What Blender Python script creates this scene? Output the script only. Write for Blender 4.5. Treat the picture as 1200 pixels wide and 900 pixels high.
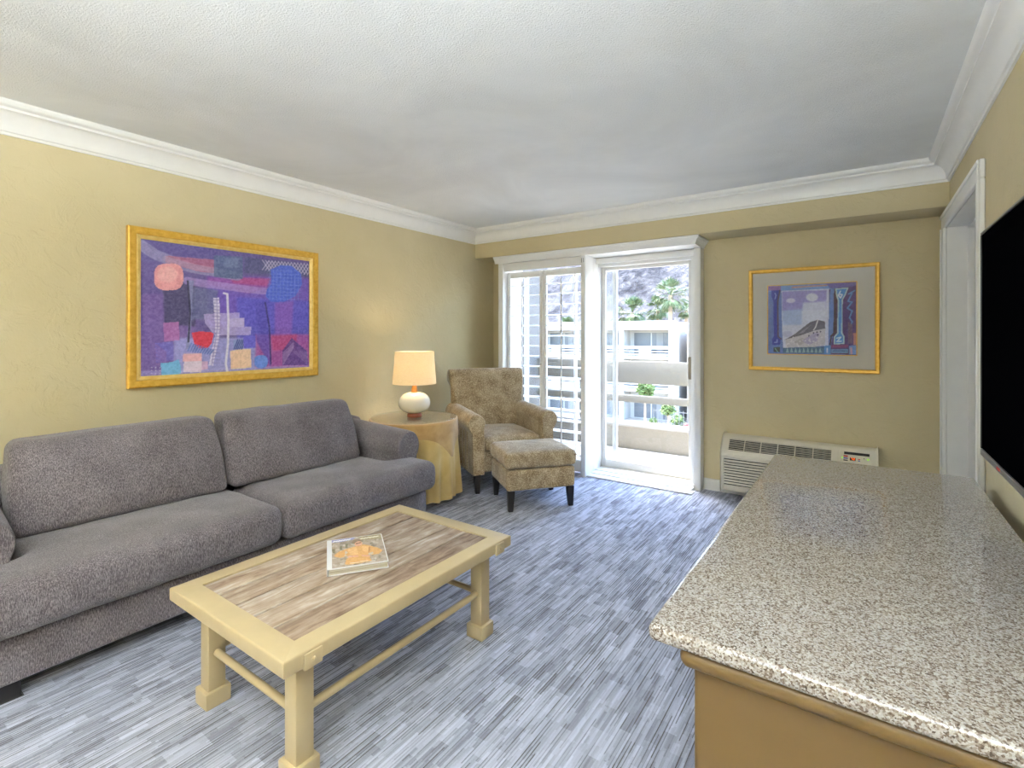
import bpy, bmesh, math, random
import numpy as np
from mathutils import Vector, Matrix, noise as mnoise

random.seed(7)
PI = math.pi
SC = bpy.context.scene
COL = SC.collection
for o in list(bpy.data.objects):
    bpy.data.objects.remove(o)

# ------------------------------------------------------------------ camera
cam_d = bpy.data.cameras.new('camera')
cam_d.sensor_width = 36.0
cam_d.lens = 589.0 / 1200.0 * 36.0
cam_d.shift_y = -57.0 / 1200.0
cam_d.clip_start = 0.02
cam_d.clip_end = 2000
cam = bpy.data.objects.new('camera', cam_d)
COL.objects.link(cam)
cam.location = (0, 0, 1.32)
cam.rotation_euler = (PI / 2, 0, math.radians(34.97))
SC.camera = cam

# ------------------------------------------------------------------ world, sun, exposure
SC.view_settings.view_transform = 'Standard'
SC.view_settings.look = 'None'
SC.view_settings.gamma = 1.0
SC.view_settings.use_curve_mapping = False
SC.view_settings.exposure = 0.88
SUN_DIR = Vector((-0.36, 0.10, 0.92)).normalized()      # towards the sun
world = bpy.data.worlds.new('sky')
SC.world = world
world.use_nodes = True
wn = world.node_tree.nodes
wl = world.node_tree.links
wn.clear()
w_out = wn.new('ShaderNodeOutputWorld')
w_bg = wn.new('ShaderNodeBackground')
w_sky = wn.new('ShaderNodeTexSky')
w_sky.sky_type = 'NISHITA'
w_sky.sun_disc = False
w_sky.sun_elevation = math.asin(SUN_DIR.z)
w_sky.sun_rotation = math.atan2(SUN_DIR.x, SUN_DIR.y)
w_sky.air_density = 1.0
w_sky.dust_density = 1.6
w_bg.inputs['Strength'].default_value = 2.3
wl.new(w_sky.outputs['Color'], w_bg.inputs['Color'])
wl.new(w_bg.outputs['Background'], w_out.inputs['Surface'])

sun_d = bpy.data.lights.new('sun', 'SUN')
sun_d.energy = 13.0
sun_d.angle = math.radians(0.55)
sun_d.color = (1.0, 0.96, 0.9)
sun = bpy.data.objects.new('sun', sun_d)
COL.objects.link(sun)
sun.rotation_euler = SUN_DIR.to_track_quat('Z', 'Y').to_euler()
sun.location = (-20, 10, 40)

# ------------------------------------------------------------------ materials
def s2l(c):
    return tuple((x / 12.92 if x <= 0.04045 else ((x + 0.055) / 1.055) ** 2.4) for x in c)

def rgb(r, g, b):
    return s2l((r / 255.0, g / 255.0, b / 255.0)) + (1.0,)

class NT:
    """small helper around a node tree"""
    def __init__(self, name, rough=0.6, color=None, metallic=0.0, spec=0.5):
        self.m = bpy.data.materials.new(name)
        self.m.use_nodes = True
        self.t = self.m.node_tree
        self.b = self.t.nodes['Principled BSDF']
        self.out = self.t.nodes['Material Output']
        self.b.inputs['Roughness'].default_value = rough
        self.b.inputs['Metallic'].default_value = metallic
        self.b.inputs['Specular IOR Level'].default_value = spec
        if color:
            self.b.inputs['Base Color'].default_value = color
    def n(self, typ, **kw):
        nd = self.t.nodes.new('ShaderNode' + typ)
        for k, v in kw.items():
            if k.startswith('i_'):
                nd.inputs[k[2:].replace('_', ' ')].default_value = v
            else:
                setattr(nd, k, v)
        return nd
    def l(self, a, b):
        self.t.links.new(a, b)
    def obj(self, scale=(1, 1, 1), rot=(0, 0, 0), which='Object'):
        tc = self.n('TexCoord')
        mp = self.n('Mapping')
        mp.inputs['Scale'].default_value = scale
        mp.inputs['Rotation'].default_value = rot
        self.l(tc.outputs[which], mp.inputs['Vector'])
        return mp.outputs['Vector']
    def world(self, scale=(1, 1, 1)):
        g = self.n('NewGeometry')
        mp = self.n('Mapping')
        mp.inputs['Scale'].default_value = scale
        self.l(g.outputs['Position'], mp.inputs['Vector'])
        return mp.outputs['Vector']
    def noise(self, vec, scale, detail=4.0, rough=0.55, dist=0.0):
        nd = self.n('TexNoise')
        nd.inputs['Scale'].default_value = scale
        nd.inputs['Detail'].default_value = detail
        nd.inputs['Roughness'].default_value = rough
        nd.inputs['Distortion'].default_value = dist
        self.l(vec, nd.inputs['Vector'])
        return nd.outputs['Fac']
    def ramp(self, fac, stops, interp='LINEAR'):
        r = self.n('ValToRGB')
        cr = r.color_ramp
        cr.interpolation = interp
        while len(cr.elements) < len(stops):
            cr.elements.new(0.5)
        for e, (p, c) in zip(cr.elements, stops):
            e.position = p
            e.color = c
        self.l(fac, r.inputs['Fac'])
        return r.outputs['Color']
    def mix(self, fac, a, b, mode='MIX'):
        m = self.n('Mix', data_type='RGBA', blend_type=mode)
        for sock, v in ((m.inputs[0], fac), (m.inputs[6], a), (m.inputs[7], b)):
            if hasattr(v, 'is_linked'):
                self.l(v, sock)
            else:
                sock.default_value = v
        return m.outputs[2]
    def math(self, op, a, b=0.0, c=0.0):
        m = self.n('Math', operation=op)
        for sock, v in zip(m.inputs, (a, b, c)):
            if hasattr(v, 'is_linked'):
                self.l(v, sock)
            else:
                sock.default_value = v
        return m.outputs[0]
    def base(self, sock):
        self.l(sock, self.b.inputs['Base Color'])
        return self
    def bump(self, h, strength=0.3, dist=0.01):
        bp = self.n('Bump')
        bp.inputs['Strength'].default_value = strength
        bp.inputs['Distance'].default_value = dist
        self.l(h, bp.inputs['Height'])
        self.l(bp.outputs['Normal'], self.b.inputs['Normal'])
        return self

def plain(name, col, rough=0.5, metallic=0.0, spec=0.5, var=0.05, scale=14.0):
    n = NT(name, rough, col, metallic, spec)
    v = n.world()
    f = n.noise(v, scale, 3)
    lo = tuple(c * (1 - var) for c in col[:3]) + (1,)
    hi = tuple(min(1, c * (1 + var)) for c in col[:3]) + (1,)
    n.base(n.ramp(f, [(0.3, lo), (0.7, hi)]))
    return n.m

M = {}
def build_materials():
    # wall: pale khaki paint over a trowelled plaster
    n = NT('wall_paint', 0.75, spec=0.25)
    v = n.world()
    f = n.noise(v, 1.6, 4, 0.6)
    n.base(n.ramp(f, [(0.3, rgb(202, 188, 149)), (0.7, rgb(210, 197, 160))]))
    a = n.noise(v, 7.0, 5, 0.62, 0.6)
    r = n.ramp(a, [(0.46, (0, 0, 0, 1)), (0.52, (0.5, 0.5, 0.5, 1)), (0.62, (0.62, 0.62, 0.62, 1)), (0.66, (1, 1, 1, 1))])
    b = n.noise(v, 60.0, 3, 0.6)
    h = n.math('ADD', n.math('MULTIPLY', r, 0.55), n.math('MULTIPLY', b, 0.25))
    n.bump(h, 0.36, 0.012)
    M['wall'] = n.m
    # ceiling: sprayed texture
    n = NT('ceiling_popcorn', 0.9, spec=0.1)
    v = n.world()
    f = n.noise(v, 1.1, 4, 0.6, 0.8)
    n.base(n.ramp(f, [(0.3, rgb(225, 226, 224)), (0.7, rgb(240, 241, 239))]))
    b = n.noise(v, 130.0, 3, 0.7)
    n.bump(b, 0.6, 0.012)
    M['ceiling'] = n.m
    M['trim'] = plain('trim_white', rgb(236, 235, 230), 0.4, var=0.015)
    M['shutter'] = plain('shutter_white', rgb(238, 237, 233), 0.38, var=0.012)
    M['vinyl'] = plain('vinyl_frame', rgb(226, 222, 216), 0.4, var=0.02)
    M['handle'] = plain('tan_handle', rgb(150, 138, 118), 0.4)
    # carpet
    n = NT('carpet', 0.95, spec=0.1)
    g = n.n('NewGeometry')
    sp = n.n('SeparateXYZ')
    n.l(g.outputs['Position'], sp.inputs[0])
    X, Y = sp.outputs[0], sp.outputs[1]
    def cells(wx, ly, seed):
        cx = n.math('FLOOR', n.math('DIVIDE', X, wx))
        w1 = n.n('TexWhiteNoise', noise_dimensions='1D')
        n.l(n.math('ADD', cx, seed), w1.inputs['W'])
        yy = n.math('FLOOR', n.math('ADD', n.math('DIVIDE', Y, ly), n.math('MULTIPLY', w1.outputs['Value'], 17.3)))
        cb = n.n('CombineXYZ')
        n.l(cx, cb.inputs[0])
        n.l(yy, cb.inputs[1])
        cb.inputs[2].default_value = seed
        w2 = n.n('TexWhiteNoise', noise_dimensions='3D')
        n.l(cb.outputs[0], w2.inputs['Vector'])
        return w2.outputs['Value']
    blk = cells(0.042, 0.115, 3.1)
    ln = cells(0.0105, 0.165, 8.7)
    ln2 = cells(0.006, 0.06, 5.2)
    fz = n.noise(g.outputs['Position'], 420, 2, 0.7)
    fx = n.math('FRACT', n.math('DIVIDE', X, 0.0105))
    edge = n.math('LESS_THAN', fx, 0.34)
    groove = n.math('MULTIPLY', edge, n.math('POWER', cells(0.0105, 0.21, 4.4), 1.6))
    val = n.math('ADD', n.math('ADD', n.math('MULTIPLY', blk, 0.22), n.math('MULTIPLY', ln, 0.24)),
                 n.math('ADD', n.math('MULTIPLY', ln2, 0.14), n.math('MULTIPLY', fz, 0.38)))
    val = n.math('SUBTRACT', val, n.math('MULTIPLY', groove, 0.42))
    n.base(n.ramp(val, [(0.08, rgb(92, 87, 87)), (0.32, rgb(145, 148, 161)), (0.54, rgb(184, 188, 203)), (0.78, rgb(215, 219, 232))]))
    n.bump(n.math('ADD', n.math('MULTIPLY', fz, 0.7), n.math('MULTIPLY', ln, 0.5)), 0.5, 0.004)
    M['carpet'] = n.m
    # sofa fabric
    def tweed(name, dark, mid, light, sc=1.0, rough=0.95):
        n = NT(name, rough, spec=0.15)
        v1 = n.obj((330 * sc, 330 * sc, 75 * sc))
        v2 = n.obj((1, 1, 1))
        a = n.noise(v1, 1.0, 3, 0.7)
        b = n.noise(v2, 620 * sc, 2, 0.6)
        c = n.noise(v2, 5, 3, 0.6)
        s = n.math('ADD', n.math('ADD', n.math('MULTIPLY', a, 0.62), n.math('MULTIPLY', b, 0.33)), n.math('MULTIPLY', c, 0.14))
        n.base(n.ramp(s, [(0.38, dark), (0.53, mid), (0.68, light)]))
        n.b.inputs['Sheen Weight'].default_value = 0.25
        n.b.inputs['Sheen Roughness'].default_value = 0.5
        n.bump(n.math('ADD', a, b), 0.35, 0.003)
        return n.m
    M['sofa'] = tweed('sofa_tweed', rgb(46, 41, 42), rgb(102, 95, 98), rgb(162, 154, 156))
    # velvet with a spotted weave
    n = NT('spotted_velvet', 0.85, spec=0.2)
    v = n.obj((1, 1, 1))
    vo = n.n('TexVoronoi')
    vo.inputs['Scale'].default_value = 120
    n.l(v, vo.inputs['Vector'])
    a = n.noise(v, 9, 4, 0.6, 0.5)
    b = n.noise(v, 240, 2, 0.6)
    s = n.math('ADD', n.math('MULTIPLY', vo.outputs['Distance'], 0.42), n.math('ADD', n.math('MULTIPLY', a, 0.55), n.math('MULTIPLY', b, 0.18)))
    n.base(n.ramp(s, [(0.34, rgb(108, 90, 66)), (0.54, rgb(154, 134, 104)), (0.72, rgb(194, 177, 148))]))
    n.b.inputs['Sheen Weight'].default_value = 0.45
    n.b.inputs['Sheen Roughness'].default_value = 0.35
    n.bump(b, 0.2, 0.002)
    M['velvet'] = n.m
    M['black_wood'] = plain('black_wood', rgb(30, 25, 24), 0.3)
    M['table_paint'] = plain('cream_paint', rgb(192, 173, 134), 0.42, var=0.05, scale=9)
    M['dresser_paint'] = plain('ochre_paint', rgb(110, 86, 46), 0.45, var=0.04, scale=7)
    # weathered planks
    n = NT('weathered_plank', 0.7, spec=0.3)
    oi = n.n('ObjectInfo')
    tc = n.n('TexCoord')
    ad = n.n('VectorMath', operation='ADD')
    n.l(tc.outputs['Object'], ad.inputs[0])
    sc = n.n('VectorMath', operation='SCALE')
    sc.inputs['Scale'].default_value = 13.0
    cb = n.n('CombineXYZ')
    n.l(oi.outputs['Random'], cb.inputs[0])
    n.l(oi.outputs['Random'], cb.inputs[1])
    n.l(cb.outputs[0], sc.inputs[0])
    n.l(sc.outputs[0], ad.inputs[1])
    mp = n.n('Mapping')
    mp.inputs['Scale'].default_value = (34, 5.5, 30)
    n.l(ad.outputs[0], mp.inputs['Vector'])
    a = n.noise(mp.outputs[0], 1.0, 6, 0.62, 0.7)
    b = n.noise(ad.outputs[0], 7, 4, 0.6, 0.4)
    s = n.math('ADD', n.math('MULTIPLY', a, 0.62), n.math('ADD', n.math('MULTIPLY', b, 0.30), n.math('MULTIPLY', oi.outputs['Random'], 0.10)))
    n.base(n.ramp(s, [(0.34, rgb(106, 84, 66)), (0.46, rgb(146, 125, 106)), (0.57, rgb(174, 157, 139)), (0.69, rgb(206, 197, 187))]))
    n.bump(a, 0.35, 0.003)
    M['plank'] = n.m
    # granite
    n = NT('granite', 0.05, spec=0.65)
    v = n.world()
    vo = n.n('TexVoronoi')
    vo.inputs['Scale'].default_value = 300
    n.l(v, vo.inputs['Vector'])
    sp = n.n('SeparateColor')
    n.l(vo.outputs['Color'], sp.inputs[0])
    a = n.noise(v, 190, 3, 0.7)
    b = n.noise(v, 40, 3, 0.6)
    s = n.math('ADD', n.math('MULTIPLY', sp.outputs[0], 0.55), n.math('ADD', n.math('MULTIPLY', a, 0.35), n.math('MULTIPLY', b, 0.25)))
    n.base(n.ramp(s, [(0.22, rgb(50, 41, 34)), (0.38, rgb(112, 97, 83)), (0.56, rgb(158, 149, 139)), (0.76, rgb(194, 190, 185)), (0.90, rgb(146, 142, 139))]))
    M['granite'] = n.m
    M['gold'] = None
    n = NT('gilded_wood', 0.38, spec=0.5, metallic=0.25)
    v = n.obj((1, 1, 1))
    f = n.noise(v, 35, 4, 0.6)
    n.base(n.ramp(f, [(0.3, rgb(212, 160, 52)), (0.7, rgb(235, 190, 84))]))
    M['gold'] = n.m
    n = NT('gilded_edge', 0.4, spec=0.5, metallic=0.2)
    f = n.noise(n.obj(), 30, 4, 0.6)
    n.base(n.ramp(f, [(0.3, rgb(226, 188, 96)), (0.7, rgb(242, 214, 134))]))
    M['gold_light'] = n.m
    M['mat_board'] = plain('mat_board', rgb(206, 202, 190), 0.8, var=0.01)
    M['tv_screen'] = plain('tv_screen', (0.0015, 0.0015, 0.002, 1), 0.5, spec=0.0, var=0.0)
    M['tv_bezel'] = plain('tv_bezel', rgb(120, 116, 112), 0.35, 0.6)
    M['tv_back'] = plain('tv_back', rgb(24, 24, 25), 0.5)
    M['red'] = plain('red_mark', rgb(196, 44, 36), 0.5)
    M['ptac'] = plain('almond_plastic', rgb(226, 219, 200), 0.45, var=0.02)
    M['dark_gap'] = plain('dark_gap', rgb(38, 36, 34), 0.8)
    M['btn_blue'] = plain('blue_mark', rgb(40, 60, 170), 0.5)
    M['btn_dark'] = plain('dark_mark', rgb(66, 60, 58), 0.5)
    for nm, c, st in (('led_green', rgb(150, 225, 40), 1.2), ('led_orange', rgb(255, 110, 30), 1.6)):
        n = NT(nm, 0.4, c)
        n.b.inputs['Emission Color'].default_value = c
        n.b.inputs['Emission Strength'].default_value = st
        M[nm] = n.m
    M['ceramic'] = plain('white_ceramic', rgb(236, 228, 208), 0.15, var=0.02)
    M['lamp_wood'] = plain('turned_wood', rgb(206, 140, 66), 0.35, var=0.12, scale=40)
    M['lamp_base'] = plain('red_wood', rgb(140, 66, 34), 0.35, var=0.12, scale=40)
    M['metal'] = plain('brushed_metal', rgb(180, 176, 168), 0.35, 0.9)
    # lamp shade: linen that lets light through
    n = NT('linen_shade', 0.9, rgb(244, 232, 206), spec=0.1)
    v = n.obj((1, 1, 1))
    f = n.noise(n.obj((60, 60, 500)), 1.0, 2, 0.6)
    col = n.ramp(f, [(0.3, rgb(238, 226, 198)), (0.7, rgb(250, 240, 218))])
    n.base(col)
    tr = n.n('BsdfTranslucent')
    n.l(col, tr.inputs['Color'])
    mx = n.n('MixShader')
    mx.inputs[0].default_value = 0.5
    n.l(n.b.outputs[0], mx.inputs[1])
    n.l(tr.outputs[0], mx.inputs[2])
    n.l(mx.outputs[0], n.out.inputs['Surface'])
    M['shade'] = n.m
    # cloths
    def cloth(name, a, b, sheen):
        n = NT(name, 0.8, spec=0.25)
        f = n.noise(n.obj((1, 1, 1)), 6, 4, 0.6, 0.5)
        n.base(n.ramp(f, [(0.3, a), (0.7, b)]))
        n.b.inputs['Sheen Weight'].default_value = sheen
        w = n.noise(n.obj((1, 1, 1)), 500, 1)
        n.bump(w, 0.15, 0.001)
        return n.m
    M['cloth_gold'] = cloth('gold_cloth', rgb(204, 172, 104), rgb(222, 194, 132), 0.2)
    M['cloth_brown'] = cloth('bronze_cloth', rgb(172, 134, 78), rgb(202, 166, 110), 0.5)
    # glass
    def glass(name, tint, refl=0.10, alpha=0.0, rough=0.0):
        m = bpy.data.materials.new(name)
        m.use_nodes = True
        t = m.node_tree
        t.nodes.clear()
        o = t.nodes.new('ShaderNodeOutputMaterial')
        tr = t.nodes.new('ShaderNodeBsdfTransparent')
        tr.inputs['Color'].default_value = tint
        gl = t.nodes.new('ShaderNodeBsdfGlossy')
        gl.inputs['Roughness'].default_value = rough
        lw = t.nodes.new('ShaderNodeLayerWeight')
        lw.inputs['Blend'].default_value = 0.5
        pw_ = t.nodes.new('ShaderNodeMath')
        pw_.operation = 'POWER'
        pw_.inputs[1].default_value = 4.0
        mt = t.nodes.new('ShaderNodeMath')
        mt.operation = 'MULTIPLY_ADD'
        mt.inputs[1].default_value = refl * 6
        mt.inputs[2].default_value = min(0.035, refl * 0.4)
        mt.use_clamp = True
        mx = t.nodes.new('ShaderNodeMixShader')
        t.links.new(lw.outputs['Facing'], pw_.inputs[0])
        t.links.new(pw_.outputs[0], mt.inputs[0])
        t.links.new(mt.outputs[0], mx.inputs[0])
        t.links.new(tr.outputs[0], mx.inputs[1])
        t.links.new(gl.outputs[0], mx.inputs[2])
        t.links.new(mx.outputs[0], o.inputs['Surface'])
        return m
    M['glass'] = glass('window_glass', (0.96, 0.975, 0.97, 1))
    M['art_glass'] = glass('picture_glass', (0.98, 0.98, 0.98, 1), 0.02)
    M['glass_top'] = glass('table_glass', (0.95, 0.97, 0.95, 1), 0.10)
    # prints: colours stored in the mesh
    n = NT('framed_print', 0.6, spec=0.3)
    at = n.n('Attribute', attribute_name='print')
    n.base(at.outputs['Color'])
    n.b.inputs['Coat Weight'].default_value = 0.25
    n.b.inputs['Coat Roughness'].default_value = 0.03
    M['print'] = n.m
    n = NT('book_print', 0.4, spec=0.4)
    at = n.n('Attribute', attribute_name='print')
    n.base(at.outputs['Color'])
    M['book_print'] = n.m
    M['book_white'] = plain('book_cover', rgb(232, 232, 232), 0.45, var=0.01)
    n = NT('book_pages', 0.8)
    f = n.noise(n.obj((4, 4, 900)), 1.0, 2)
    n.base(n.ramp(f, [(0.35, rgb(150, 142, 124)), (0.65, rgb(206, 199, 182))]))
    M['pages'] = n.m
    # outside
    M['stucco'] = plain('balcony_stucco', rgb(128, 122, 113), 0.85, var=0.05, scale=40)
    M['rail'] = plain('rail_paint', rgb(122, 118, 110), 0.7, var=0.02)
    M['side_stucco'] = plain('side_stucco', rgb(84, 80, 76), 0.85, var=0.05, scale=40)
    M['deck'] = plain('balcony_deck', rgb(164, 160, 153), 0.8, var=0.04)
    M['bwhite'] = plain('building_white', rgb(152, 150, 147), 0.85, var=0.02, scale=1)
    M['bbeige'] = plain('building_beige', rgb(134, 122, 108), 0.85, var=0.03, scale=1)
    M['bglass'] = plain('building_glass', rgb(66, 70, 76), 0.4)
    M['bshade'] = plain('building_curtain', rgb(110, 109, 108), 0.8)
    n = NT('mountain_rock', 0.95, spec=0.1)
    v = n.world()
    a = n.noise(v, 0.30, 6, 0.8, 0.4)
    b = n.noise(v, 0.035, 5, 0.6)
    s = n.math('ADD', n.math('MULTIPLY', a, 0.7), n.math('MULTIPLY', b, 0.35))
    n.base(n.ramp(s, [(0.40, rgb(26, 26, 31)), (0.52, rgb(60, 59, 63)), (0.64, rgb(104, 100, 98))]))
    n.bump(a, 0.8, 3.0)
    M['rock'] = n.m
    M['ground'] = plain('courtyard_ground', rgb(150, 140, 128), 0.9, var=0.15, scale=0.4)
    M['asphalt'] = plain('asphalt', rgb(82, 82, 86), 0.9, var=0.08, scale=0.6)
    n = NT('palm_leaf', 0.6, spec=0.3)
    f = n.noise(n.world(), 1.2, 3)
    n.base(n.ramp(f, [(0.3, rgb(48, 64, 40)), (0.7, rgb(80, 96, 60))]))
    M['palm'] = n.m
    n = NT('tree_leaf', 0.6, spec=0.3)
    f = n.noise(n.world(), 1.6, 3)
    n.base(n.ramp(f, [(0.3, rgb(70, 88, 46)), (0.7, rgb(104, 120, 70))]))
    M['leaf'] = n.m
    M['trunk'] = plain('trunk_bark', rgb(132, 112, 92), 0.9, var=0.15, scale=3)
    M['fence'] = plain('fence_metal', rgb(92, 89, 86), 0.5)
    M['lamp_dome'] = None
    n = NT('lamp_dome', 0.4, rgb(250, 246, 236))
    n.b.inputs['Emission Color'].default_value = (1, 0.93, 0.82, 1)
    n.b.inputs['Emission Strength'].default_value = 2.0
    M['lamp_dome'] = n.m
build_materials()

# ------------------------------------------------------------------ object helpers
def link(name, me, mat=None, parent=None, loc=(0, 0, 0), rot=(0, 0, 0)):
    o = bpy.data.objects.new(name, me)
    COL.objects.link(o)
    if mat is not None and me is not None and not me.materials:
        me.materials.append(mat)
    o.location = loc
    o.rotation_euler = rot
    if parent:
        o.parent = parent
    return o

def from_bm(name, bm, mat, parent=None, loc=(0, 0, 0), rot=(0, 0, 0), smooth=None):
    me = bpy.data.meshes.new(name)
    bmesh.ops.recalc_face_normals(bm, faces=bm.faces[:])
    bm.to_mesh(me)
    bm.free()
    if smooth is not None:
        for p in me.polygons:
            p.use_smooth = True
        if smooth < 180:
            me.set_sharp_from_angle(angle=math.radians(smooth))
    return link(name, me, mat, parent, loc, rot)

def from_data(name, vs, fs, mat, parent=None, loc=(0, 0, 0), rot=(0, 0, 0), smooth=None):
    me = bpy.data.meshes.new(name)
    me.from_pydata(vs, [], fs)
    me.update()
    bm = bmesh.new()
    bm.from_mesh(me)
    bpy.data.meshes.remove(me)
    return from_bm(name, bm, mat, parent, loc, rot, smooth)

def thing(name, label, cat, loc=(0, 0, 0), rotz=0.0, group=None, kind=None):
    o = bpy.data.objects.new(name, None)
    COL.objects.link(o)
    o.empty_display_size = 0.1
    o.location = loc
    o.rotation_euler = (0, 0, rotz)
    return tag(o, label, cat, group, kind)

def tag(o, label=None, cat=None, group=None, kind=None):
    if label: o['label'] = label
    if cat: o['category'] = cat
    if group: o['group'] = group
    if kind: o['kind'] = kind
    return o

def add_box(bm, x0, x1, y0, y1, z0, z1, bevel=0.0, seg=2):
    r = bmesh.ops.create_cube(bm, size=1.0)
    vs = r['verts']
    for v in vs:
        v.co = Vector(((x0 + x1) / 2 + v.co.x * (x1 - x0), (y0 + y1) / 2 + v.co.y * (y1 - y0), (z0 + z1) / 2 + v.co.z * (z1 - z0)))
    if bevel > 0:
        es = set()
        for v in vs:
            es.update(v.link_edges)
        bmesh.ops.bevel(bm, geom=list(es), offset=bevel, segments=seg, profile=0.5, affect='EDGES')

def box(name, x0, x1, y0, y1, z0, z1, mat, parent=None, bevel=0.0, seg=2, loc=(0, 0, 0), rot=(0, 0, 0)):
    bm = bmesh.new()
    add_box(bm, x0, x1, y0, y1, z0, z1, bevel, seg)
    return from_bm(name, bm, mat, parent, loc, rot, 40 if bevel > 0 else None)

def struct(o, label, cat):
    return tag(o, label, cat, None, 'structure')

def prism(name, prof, axis, a0, a1, mat, parent=None, smooth=None, loc=(0, 0, 0), rot=(0, 0, 0), bevel=0.0):
    """extrude a closed 2-D profile along an axis: 'x' (prof = y,z), 'y' (prof = x,z), 'z' (prof = x,y)"""
    vs = []
    for a in (a0, a1):
        for p, q in prof:
            vs.append({'x': (a, p, q), 'y': (p, a, q), 'z': (p, q, a)}[axis])
    n = len(prof)
    fs = [tuple(range(n)), tuple(range(2 * n - 1, n - 1, -1))]
    for i in range(n):
        j = (i + 1) % n
        fs.append((i, j, n + j, n + i))
    me = bpy.data.meshes.new(name)
    me.from_pydata(vs, [], fs)
    bm = bmesh.new()
    bm.from_mesh(me)
    bpy.data.meshes.remove(me)
    if bevel > 0:
        bm.normal_update()
        es = [e for e in bm.edges if len(e.link_faces) == 2 and e.calc_face_angle(0) > 0.9]
        bmesh.ops.bevel(bm, geom=es, offset=bevel, segments=3, profile=0.5, affect='EDGES')
    return from_bm(name, bm, mat, parent, loc, rot, smooth)

def lathe(name, prof, mat, parent=None, seg=40, loc=(0, 0, 0), smooth=50, closed=False):
    """prof: list of (r, z)"""
    vs, fs, rows = [], [], []
    for r, z in prof:
        if r < 1e-5:
            rows.append([len(vs)])
            vs.append((0, 0, z))
        else:
            rows.append(list(range(len(vs), len(vs) + seg)))
            vs += [(r * math.cos(2 * PI * k / seg), r * math.sin(2 * PI * k / seg), z) for k in range(seg)]
    pairs = list(zip(rows[:-1], rows[1:]))
    if closed:
        pairs.append((rows[-1], rows[0]))
    for a, b in pairs:
        for k in range(seg):
            k2 = (k + 1) % seg
            if len(a) == 1 and len(b) == 1:
                continue
            if len(a) == 1:
                fs.append((a[0], b[k], b[k2]))
            elif len(b) == 1:
                fs.append((a[k], a[k2], b[0]))
            else:
                fs.append((a[k], a[k2], b[k2], b[k]))
    return from_data(name, vs, fs, mat, parent, loc, (0, 0, 0), smooth)

def tube(name, p, q, r, mat, parent=None, seg=12, r2=None):
    p, q = Vector(p), Vector(q)
    d = q - p
    bm = bmesh.new()
    bmesh.ops.create_cone(bm, cap_ends=True, segments=seg, radius1=r, radius2=r if r2 is None else r2, depth=d.length)
    mt = Matrix.Translation((p + q) / 2) @ d.to_track_quat('Z', 'Y').to_matrix().to_4x4()
    bm.transform(mt)
    return from_bm(name, bm, mat, parent, smooth=40)

def rbox(name, x0, x1, y0, y1, z0, z1, r, mat, parent=None, cuts=14, deform=None, smooth=180, loc=(0, 0, 0), rot=(0, 0, 0)):
    """rounded, puffable box"""
    bm = bmesh.new()
    bmesh.ops.create_cube(bm, size=2.0)
    bmesh.ops.subdivide_edges(bm, edges=bm.edges[:], cuts=cuts, use_grid_fill=True)
    h = Vector(((x1 - x0) / 2, (y1 - y0) / 2, (z1 - z0) / 2))
    c = Vector(((x1 + x0) / 2, (y1 + y0) / 2, (z1 + z0) / 2))
    rr = min(r, h.x, h.y, h.z)
    for v in bm.verts:
        p = [math.copysign(1 - (1 - abs(t)) ** 1.5, t) for t in v.co]
        q = Vector([p[i] * h[i] for i in range(3)])
        k = Vector([max(-(h[i] - rr), min(h[i] - rr, q[i])) for i in range(3)])
        d = q - k
        if d.length > 1e-9:
            d = d.normalized() * rr
        w = k + d
        u = Vector([w[i] / h[i] for i in range(3)])
        w = w + c
        if deform:
            w = deform(w, u)
        v.co = w
    return from_bm(name, bm, mat, parent, loc, rot, smooth)

def ring_frame(name, w, h, prof, mat, parent=None, place=None):
    """rectangular moulding, prof: closed list of (inset from the outer edge, height); lies in local XY, height along Z"""
    vs, fs = [], []
    n = len(prof)
    for sx, sy in ((-1, -1), (1, -1), (1, 1), (-1, 1)):
        for ins, z in prof:
            vs.append((sx * (w / 2 - ins), sy * (h / 2 - ins), z))
    for k in range(4):
        k2 = (k + 1) % 4
        for i in range(n):
            j = (i + 1) % n
            fs.append((k * n + i, k * n + j, k2 * n + j, k2 * n + i))
    o = from_data(name, vs, fs, mat, parent)
    if place is not None:
        o.matrix_basis = place
    return o

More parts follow.
